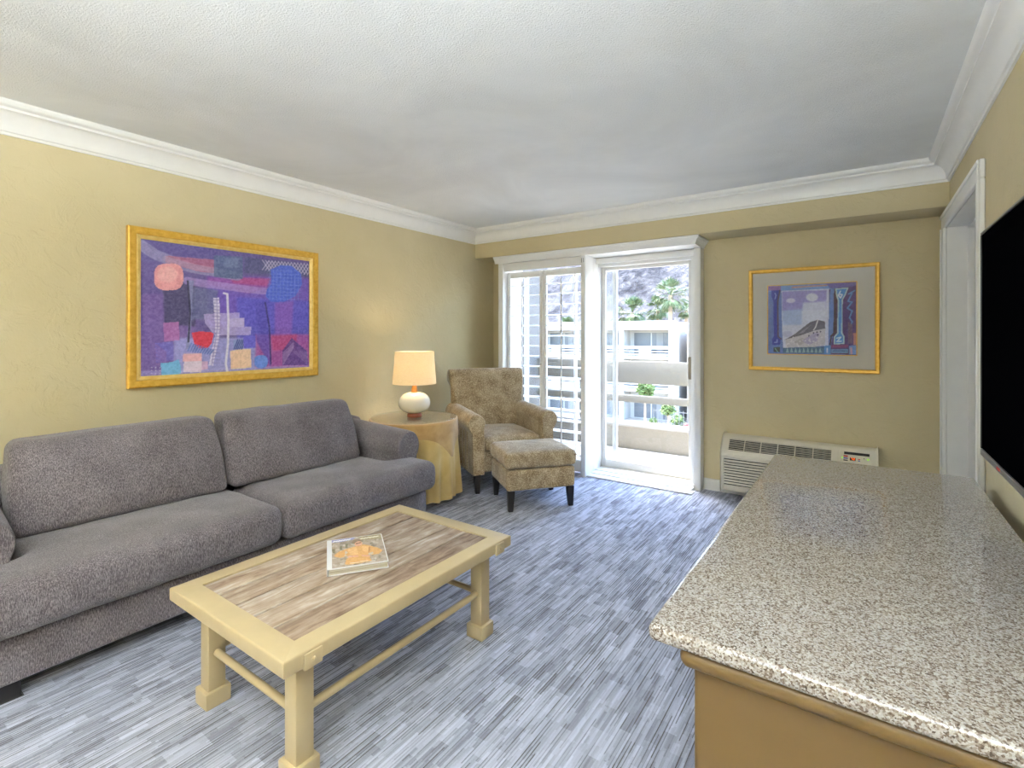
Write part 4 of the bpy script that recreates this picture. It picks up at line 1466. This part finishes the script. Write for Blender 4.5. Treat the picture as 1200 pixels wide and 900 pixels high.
for k in range(5):
    c.line([(624 + k * 10, 680), (644 + k * 10, 630)], 1.1, (52, 60, 130), 0.9)
c.poly([(674, 610), (738, 608), (738, 672), (676, 674)], (94, 86, 204), 0.95)
c.poly([(880, 690), (930, 620), (1010, 690), (1018, 765), (880, 768)], (84, 58, 128), 0.9)
for k in range(8):
    c.line([(884, 764 - k * 9), (940, 672 - k * 4)], 0.7, (150, 120, 180), 0.7)
    c.line([(935 + k * 10, 690), (1012, 760 - k * 8)], 0.7, (150, 120, 180), 0.6)
for k in range(9):
    c.blob(182 + (k % 3) * 22, 782 + (k // 3) * 16, 5, 4, (176, 168, 206), 0.8)
c.grain(0.07)
c.mesh('print', W1 - 0.128, H1 - 0.128, M['print'], pa, PI_ @ on_left(1.670, 1.479, 0.0145))

# smaller print with wide mat on the back wall
PX, PZ, W2, H2 = -0.336, 1.444, 0.866, 0.808
pb = thing('framed_print', 'smaller blue landscape print with wide mat in a thin gold frame above the air conditioner', 'picture', (PX, YB, PZ))
PB = Matrix.Translation((-PX, -YB, -PZ))
ring_frame('frame', W2, H2, [(0, 0), (0, 0.024), (0.006, 0.030), (0.020, 0.028), (0.029, 0.020), (0.029, 0)], M['gold'], pb, PB @ on_back(PX, PZ, 0.002))
mb = box('mat_board', -W2 / 2 + 0.026, W2 / 2 - 0.026, -H2 / 2 + 0.026, H2 / 2 - 0.026, 0.0, 0.010, M['mat_board'], pb)
mb.matrix_basis = PB @ on_back(PX, PZ, 0.002)
PW, PH = 0.584, 0.540
ring_frame('inner_fillet', PW + 0.012, PH + 0.012, [(0, 0.010), (0, 0.014), (0.006, 0.013), (0.006, 0.010)], M['gold'], pb, PB @ on_back(PX, PZ, 0.002))
pane = box('glass', -W2 / 2 + 0.028, W2 / 2 - 0.028, -H2 / 2 + 0.028, H2 / 2 - 0.028, 0.0165, 0.0185, M['art_glass'], pb)
pane.matrix_basis = PB @ on_back(PX, PZ, 0.002)
c = Canvas(190, 176, [(180, 218), (830, 185), (825, 722), (178, 712)], (84, 104, 176))
c.poly([(180, 218), (830, 185), (830, 235), (180, 262)], (104, 140, 206), 1)
c.poly([(180, 222), (275, 216), (275, 250), (180, 252)], (120, 76, 150), 0.8)
c.poly([(610, 200), (830, 185), (830, 225), (640, 235)], (96, 78, 160), 0.85)
c.line([(360, 228), (480, 220), (615, 212)], 1.4, (208, 128, 112), 0.9)
# inner landscape
c.poly([(272, 252), (632, 238), (622, 655), (290, 672)], (206, 210, 236), 1.0)
c.poly([(285, 258), (615, 246), (605, 395), (285, 400)], (130, 124, 204), 0.9, rough=0.15, soft=3)
c.poly([(440, 340), (610, 330), (605, 470), (420, 470)], (214, 220, 244), 0.9, soft=6)
c.poly([(285, 400), (430, 385), (430, 500), (290, 505)], (152, 176, 226), 0.8, soft=6)
c.blob(348, 325, 34, 18, (216, 216, 242), 0.9, soft=2)
c.blob(505, 300, 44, 30, (220, 224, 246), 0.95, soft=2)
c.blob(320, 570, 40, 22, (176, 178, 216), 0.8, soft=2)
c.poly([(296, 615), (370, 575), (440, 520), (490, 482), (545, 465), (598, 478), (602, 530), (520, 545), (400, 590)], (92, 88, 106), 1.0)
c.line([(548, 465), (530, 520), (515, 540)], 1.2, (222, 220, 226), 1.0)
c.poly([(400, 570), (470, 520), (500, 500), (440, 560)], (140, 136, 158), 0.8)
c.poly([(310, 610), (420, 580), (520, 545), (602, 528), (598, 650), (520, 665), (310, 668)], (196, 192, 204), 1.0)
c.poly([(370, 630), (420, 600), (470, 610), (420, 655)], (168, 162, 172), 0.8)
c.poly([(430, 620), (520, 560), (560, 565), (540, 620), (480, 650)], (160, 152, 196), 0.8)
for k in range(30):
    c.blob(random.uniform(310, 590), random.uniform(590, 662), 6, 5, (226, 222, 232), 0.8)
for xx, yy in ((480, 582), (515, 562), (545, 576), (567, 552), (540, 556)):
    c.blob(xx, yy, 6, 6, (58, 54, 84), 1.0)
c.poly([(290, 672), (600, 662), (590, 712), (290, 708)], (62, 92, 128), 1.0)
for k in range(9):
    c.poly([(310 + k * 30, 706), (322 + k * 30, 668), (334 + k * 30, 706)], (150, 184, 196), 0.8)
# left column
c.poly([(180, 262), (280, 250), (285, 712), (180, 710)], (84, 110, 184), 0.9)
c.poly([(205, 252), (268, 246), (262, 290), (245, 330), (248, 590), (272, 610), (268, 650), (210, 652), (208, 612), (222, 590), (220, 335), (206, 295)], (40, 48, 150), 1.0)
c.line([(268, 250), (252, 335), (254, 590), (276, 606)], 1.6, (70, 52, 60), 0.9)
c.poly([(218, 668), (268, 665), (268, 702), (218, 702)], (46, 50, 60), 1.0)
c.line([(230, 675), (250, 700)], 1.0, (110, 170, 150), 1.0)
c.line([(232, 270), (240, 285), (232, 312)], 1.2, (150, 170, 232), 0.9)
c.line([(228, 632), (246, 630), (246, 612)], 1.2, (150, 170, 232), 0.9)
# right column and frame
c.poly([(632, 240), (830, 215), (826, 722), (630, 715)], (72, 50, 110), 1.0)
c.poly([(640, 240), (668, 236), (662, 560), (640, 660), (626, 660), (630, 420)], (98, 134, 206), 0.9)
c.poly([(668, 236), (690, 236), (684, 560), (650, 590), (640, 650), (630, 650), (640, 580), (660, 560)], (58, 36, 48), 0.95)
c.poly([(676, 236), (776, 226), (752, 286), (732, 320), (726, 560), (742, 585), (742, 642), (664, 646), (664, 590), (688, 560), (694, 322), (682, 286)], (176, 204, 214), 1.0)
c.poly([(688, 244), (762, 236), (742, 284), (722, 318), (718, 565), (732, 590), (732, 634), (674, 638), (674, 592), (698, 565), (704, 322), (694, 284)], (72, 132, 210), 1.0)
c.line([(715, 255), (700, 285), (716, 305), (728, 280), (712, 278)], 1.4, (214, 226, 242), 1.0)
c.line([(685, 600), (716, 592), (686, 625), (718, 622)], 1.4, (214, 226, 242), 1.0)
c.line([(820, 250), (775, 275), (800, 270), (770, 330), (800, 335), (765, 380), (800, 400), (780, 450), (800, 480), (770, 540)], 1.6, (96, 150, 214), 0.9)
c.poly([(770, 480), (800, 500), (800, 640), (765, 640)], (110, 86, 110), 0.9)
c.poly([(806, 560), (826, 560), (826, 650), (806, 650)], (214, 140, 110), 0.7)
c.poly([(640, 650), (770, 646), (770, 668), (640, 670)], (122, 62, 110), 1.0)
c.poly([(592, 655), (640, 655), (640, 715), (592, 715)], (84, 138, 208), 1.0)
c.poly([(610, 670), (620, 670), (618, 706), (610, 706)], (200, 210, 230), 1.0)
c.poly([(645, 682), (765, 678), (765, 708), (645, 708)], (96, 140, 200), 1.0)
for k in range(9):
    c.blob(658 + k * 12, 694, 4, 6, (40, 60, 110), 0.9)
c.poly([(775, 655), (826, 650), (824, 720), (775, 718)], (104, 140, 208), 1.0)
c.line([(790, 672), (792, 712)], 2.0, (206, 150, 170), 0.9)
c.grain(0.06)
c.mesh('print', PW, PH, M['print'], pb, PB @ on_back(PX, PZ, 0.0128))

# ================================================================== WALL AIR CONDITIONER
AX0, AX1 = -0.945, 0.085
ac = thing('air_conditioner', 'almond wall air conditioner with louvered front under the small picture', 'air conditioner', ((AX0 + AX1) / 2, YB, 0))
ACX = (AX0 + AX1) / 2
hw = (AX1 - AX0) / 2
yf = -0.225
prof = [(-0.001, 0.095), (yf + 0.03, 0.075), (yf + 0.008, 0.082), (yf, 0.10), (yf, 0.372), (yf + 0.008, 0.392), (yf + 0.095, 0.496), (yf + 0.110, 0.504), (-0.001, 0.504)]
prism('body', prof, 'x', -hw, hw, M['ptac'], ac, bevel=0.012, smooth=40)
# lower intake: dark slots between proud slats
xs1 = 0.235
box('slot_back', -hw + 0.03, xs1 + 0.03, yf - 0.003, yf - 0.0005, 0.115, 0.352, M['dark_gap'], ac)
for k in range(11):
    z = 0.115 + k * 0.0222
    prism('front_slat', [(yf - 0.002, z), (yf - 0.012, z + 0.003), (yf - 0.013, z + 0.011), (yf - 0.002, z + 0.0165)], 'x', -hw + 0.022, xs1 + 0.04, M['ptac'], ac, smooth=None)
box('front_frame', -hw + 0.008, -hw + 0.026, yf - 0.014, yf - 0.0004, 0.095, 0.372, M['ptac'], ac, 0.005)
box('front_frame', xs1 + 0.036, hw - 0.006, yf - 0.014, yf - 0.0004, 0.095, 0.372, M['ptac'], ac, 0.005)
box('front_frame', -hw + 0.010, xs1 + 0.036, yf - 0.014, yf - 0.0004, 0.352, 0.374, M['ptac'], ac, 0.005)
# sloped discharge grille: local plane tilted back
sl = math.atan2(0.087, 0.104)
GM = Matrix.Translation((0, yf + 0.050, 0.441)) @ Matrix.Rotation(-sl, 4, 'X')
def on_slope(name, x0, x1, z0, z1, out0, out1, mat, bev=0.0, parent=None):
    o = box(name, x0, x1, -out1, -out0, z0, z1, mat, ac if parent is None else parent, bev)
    o.matrix_basis = GM.copy() if parent is None else Matrix.Identity(4)
    return o
gx0, gx1 = -hw + 0.055, 0.240
on_slope('grille_back', gx0, gx1, -0.046, 0.050, 0.001, 0.003, M['dark_gap'])
for k in range(7):
    z = -0.040 + k * 0.0140
    on_slope('grille_slat', gx0, gx1, z - 0.0014, z + 0.0014, 0.003, 0.009, M['ptac'])
for k in range(7):
    x = gx0 + (gx1 - gx0) * k / 6
    on_slope('grille_divider', x - 0.003, x + 0.003, -0.048, 0.052, 0.003, 0.011, M['ptac'])
# control panel
on_slope('control_bezel', 0.272, 0.286, -0.055, 0.060, 0.0, 0.007, M['ptac'], 0.002)
on_slope('control_slot', 0.315, 0.465, 0.030, 0.050, 0.0005, 0.002, M['dark_gap'])
pn = on_slope('control_panel', 0.300, 0.475, -0.055, 0.026, 0.0005, 0.004, M['ptac'], 0.0015)
def ctl(name, x0, x1, z0, z1, mat):
    return on_slope(name, x0, x1, z0, z1, 0.0045, 0.0062, mat, 0, pn)
ctl('button', 0.312, 0.338, 0.008, 0.018, M['red'])
ctl('button', 0.312, 0.338, -0.008, 0.000, M['btn_blue'])
ctl('button', 0.312, 0.338, -0.024, -0.016, M['btn_dark'])
ctl('indicator', 0.302, 0.309, -0.006, 0.003, M['led_green'])
ctl('button', 0.398, 0.410, -0.006, 0.000, M['red'])
ctl('button', 0.398, 0.410, -0.018, -0.012, M['btn_blue'])
ctl('button', 0.430, 0.436, 0.004, 0.010, M['btn_dark'])
ctl('indicator', 0.452, 0.461, -0.002, 0.008, M['led_green'])
dsp = ctl('display', 0.350, 0.384, -0.018, 0.004, M['dark_gap'])
def seg7(x, segs):
    w_, h_ = 0.009, 0.014
    z = -0.014
    S7 = {'a': (x, x + w_, z + h_, z + h_ + .002), 'g': (x, x + w_, z + h_ / 2, z + h_ / 2 + .002), 'd': (x, x + w_, z, z + .002),
          'f': (x, x + .002, z + h_ / 2, z + h_), 'b': (x + w_ - .002, x + w_, z + h_ / 2, z + h_), 'e': (x, x + .002, z, z + h_ / 2), 'c': (x + w_ - .002, x + w_, z, z + h_ / 2)}
    bm = bmesh.new()
    for s in segs:
        x0, x1, z0, z1 = S7[s]
        add_box(bm, x0, x1, -0.0075, -0.0063, z0, z1)
    o = from_bm('digit', bm, M['led_orange'], ac)
    o.matrix_basis = GM.copy()
seg7(0.356, 'abc')
seg7(0.370, 'abged')

# ================================================================== DRESSER WITH GRANITE TOP
TX0, TX1, TY0, TY1, TZ = -0.383, 0.392, 1.055, 2.955, 0.700
dr = thing('dresser', 'ochre painted cabinet with bead moulding carrying the granite worktop', 'cabinet', ((TX0 + TX1) / 2, (TY0 + TY1) / 2, 0))
dx, dy = (TX1 - TX0) / 2, (TY1 - TY0) / 2
BX, BYY = dx - 0.095, dy - 0.046
box('body', -BX, dx - 0.004, -BYY, BYY, 0.06, TZ - 0.075, M['dresser_paint'], dr)
box('plinth', -BX + 0.04, dx - 0.03, -BYY + 0.03, BYY - 0.03, 0.0, 0.06, M['dresser_paint'], dr)
# half round bead under the top on three sides
def bead(p, q):
    tube('bead_moulding', p, q, 0.021, M['dresser_paint'], dr, 18)
zb = TZ - 0.0595
bead((-BX - 0.012, -BYY - 0.012, zb), (dx - 0.004, -BYY - 0.012, zb))
bead((-BX - 0.012, -BYY - 0.012, zb), (-BX - 0.012, BYY + 0.012, zb))
bead((-BX - 0.012, BYY + 0.012, zb), (dx - 0.004, BYY + 0.012, zb))
bm = bmesh.new()
bmesh.ops.create_uvsphere(bm, u_segments=18, v_segments=12, radius=0.0212)
from_bm('bead_corner', bm, M['dresser_paint'], dr, loc=(-BX - 0.012, -BYY - 0.012, zb), smooth=180)
box('top_rail', -BX, dx - 0.004, -BYY, BYY, TZ - 0.074, TZ - 0.0385, M['dresser_paint'], dr)
for k in range(3):
    y0 = -BYY + 0.03 + k * (2 * BYY - 0.03) / 3
    y1 = y0 + (2 * BYY - 0.12) / 3
    for za, zb_ in ((0.09, 0.34), (0.36, 0.60)):
        d_ = box('drawer', -BX - 0.016, -BX - 0.0005, y0, y1, za, zb_, M['dresser_paint'], dr, 0.004)
        lathe_o = tube('knob', (-BX - 0.034, (y0 + y1) / 2, (za + zb_) / 2), (-BX - 0.016, (y0 + y1) / 2, (za + zb_) / 2), 0.014, M['metal'], d_, 14, 0.009)
# granite slab, bullnosed on three sides
bm = bmesh.new()
add_box(bm, TX0, TX1, TY0, TY1, TZ - 0.038, TZ)
es = [e for e in bm.edges if abs(e.verts[0].co.z - e.verts[1].co.z) < 1e-5 and not all(abs(v.co.x - TX1) < 1e-5 for v in e.verts)]
ve = [e for e in bm.edges if abs(e.verts[0].co.z - e.verts[1].co.z) > 1e-3 and e.verts[0].co.x < 0]
bmesh.ops.bevel(bm, geom=es + ve, offset=0.0145, segments=5, profile=0.5, affect='EDGES')
gt = from_bm('granite_worktop', bm, M['granite'], smooth=40)
tag(gt, 'polished speckled beige granite slab lying on the cabinet under the television', 'worktop')

# ================================================================== TELEVISION
VX, VY1, VZ0, VZ1 = 0.376, 2.675, 0.852, 1.722
VY0 = VY1 - 1.52
tv = thing('television', 'large black flat television with thin grey bezel on the right wall', 'television', (XR, (VY0 + VY1) / 2, (VZ0 + VZ1) / 2))
TM = Matrix.Translation((-XR, -(VY0 + VY1) / 2, -(VZ0 + VZ1) / 2))
def tvbox(name, *a, **k):
    o = box(name, *a, tv, **k)
    o.matrix_basis = TM.copy()
    return o
tvbox('case', VX + 0.010, VX + 0.040, VY0 + 0.004, VY1 - 0.004, VZ0 + 0.004, VZ1 - 0.004, M['tv_back'], bevel=0.004)
tvbox('screen', VX + 0.004, VX + 0.0095, VY0 + 0.008, VY1 - 0.008, VZ0 + 0.026, VZ1 - 0.010, M['tv_screen'])
tvbox('bezel', VX, VX + 0.012, VY0, VY1, VZ0, VZ0 + 0.025, M['tv_bezel'], bevel=0.003)
tvbox('bezel', VX, VX + 0.012, VY0, VY1, VZ1 - 0.009, VZ1, M['tv_bezel'], bevel=0.003)
tvbox('bezel', VX, VX + 0.012, VY0, VY0 + 0.008, VZ0 + 0.025, VZ1 - 0.009, M['tv_back'], bevel=0.003)
tvbox('bezel', VX, VX + 0.012, VY1 - 0.008, VY1, VZ0 + 0.025, VZ1 - 0.009, M['tv_back'], bevel=0.003)
tvbox('red_mark', VX - 0.001, VX - 0.0002, 2.33, 2.375, VZ0 + 0.008, VZ0 + 0.018, M['red'])
tvbox('wall_bracket', VX + 0.040, XR - 0.001, (VY0 + VY1) / 2 - 0.2, (VY0 + VY1) / 2 + 0.2, 1.1, 1.5, M['tv_back'], bevel=0.004)

# ================================================================== ADDED FILL LAMPS BEHIND THE VIEWER
def fill_ceiling_lamp(x, y, label, energy, color):  # unseen dome fixture added to give the room soft fill light
    t = thing('fill_ceiling_lamp', label, 'lamp', (x, y, ZC), 0, 'added ceiling fill lamps behind the viewer')
    lathe('rim', [(0.0, 0.0), (0.20, 0.0), (0.20, -0.03), (0.185, -0.035), (0.0, -0.03)], M['trim'], t, 40)
    pf = [(0.182 * math.cos(a), -0.034 - 0.075 * math.sin(a)) for a in [PI / 2 * k / 10 for k in range(11)]]
    lathe('dome', pf, M['lamp_dome'], t, 40, smooth=180)
    ld = bpy.data.lights.new('fill_light', 'POINT')
    ld.energy = energy
    ld.color = color
    ld.shadow_soft_size = 0.16
    lo = bpy.data.objects.new('fill_light', ld)
    COL.objects.link(lo)
    lo.parent = t
    lo.location = (0, 0, -0.30)
fill_ceiling_lamp(-2.5, -1.6, 'round white ceiling lamp added for fill at the rear of the room', 12.0, (1.0, 0.96, 0.91))

def fill_torchiere(x, y, label, energy, color):  # unseen uplight added to brighten the ceiling and walls by bounce
    t = thing('fill_torchiere_lamp', label, 'lamp', (x, y, 0), 0, 'added uplight fill lamps behind the viewer')
    lathe('base', [(0, 0), (0.14, 0), (0.14, 0.015), (0.03, 0.035), (0, 0.035)], M['tv_back'], t, 32)
    tube('pole', (0, 0, 0.03), (0, 0, 1.66), 0.012, M['metal'], t, 12)
    lathe('bowl', [(0.015, 1.64), (0.09, 1.67), (0.16, 1.74), (0.19, 1.80), (0.185, 1.80), (0.155, 1.745), (0.088, 1.68), (0.015, 1.65)], M['ceramic'], t, 40, closed=True)
    ld = bpy.data.lights.new('uplight', 'POINT')
    ld.energy = energy
    ld.color = color
    ld.shadow_soft_size = 0.05
    lo = bpy.data.objects.new('uplight', ld)
    COL.objects.link(lo)
    lo.parent = t
    lo.location = (0, 0, 1.76)
fill_torchiere(-2.3, -2.7, 'added fill uplight with white bowl behind the sofa end', 60.0, (0.84, 0.92, 1.0))
fill_torchiere(-0.15, -0.75, 'added fill uplight with white bowl just behind the viewer', 330.0, (0.84, 0.92, 1.0))
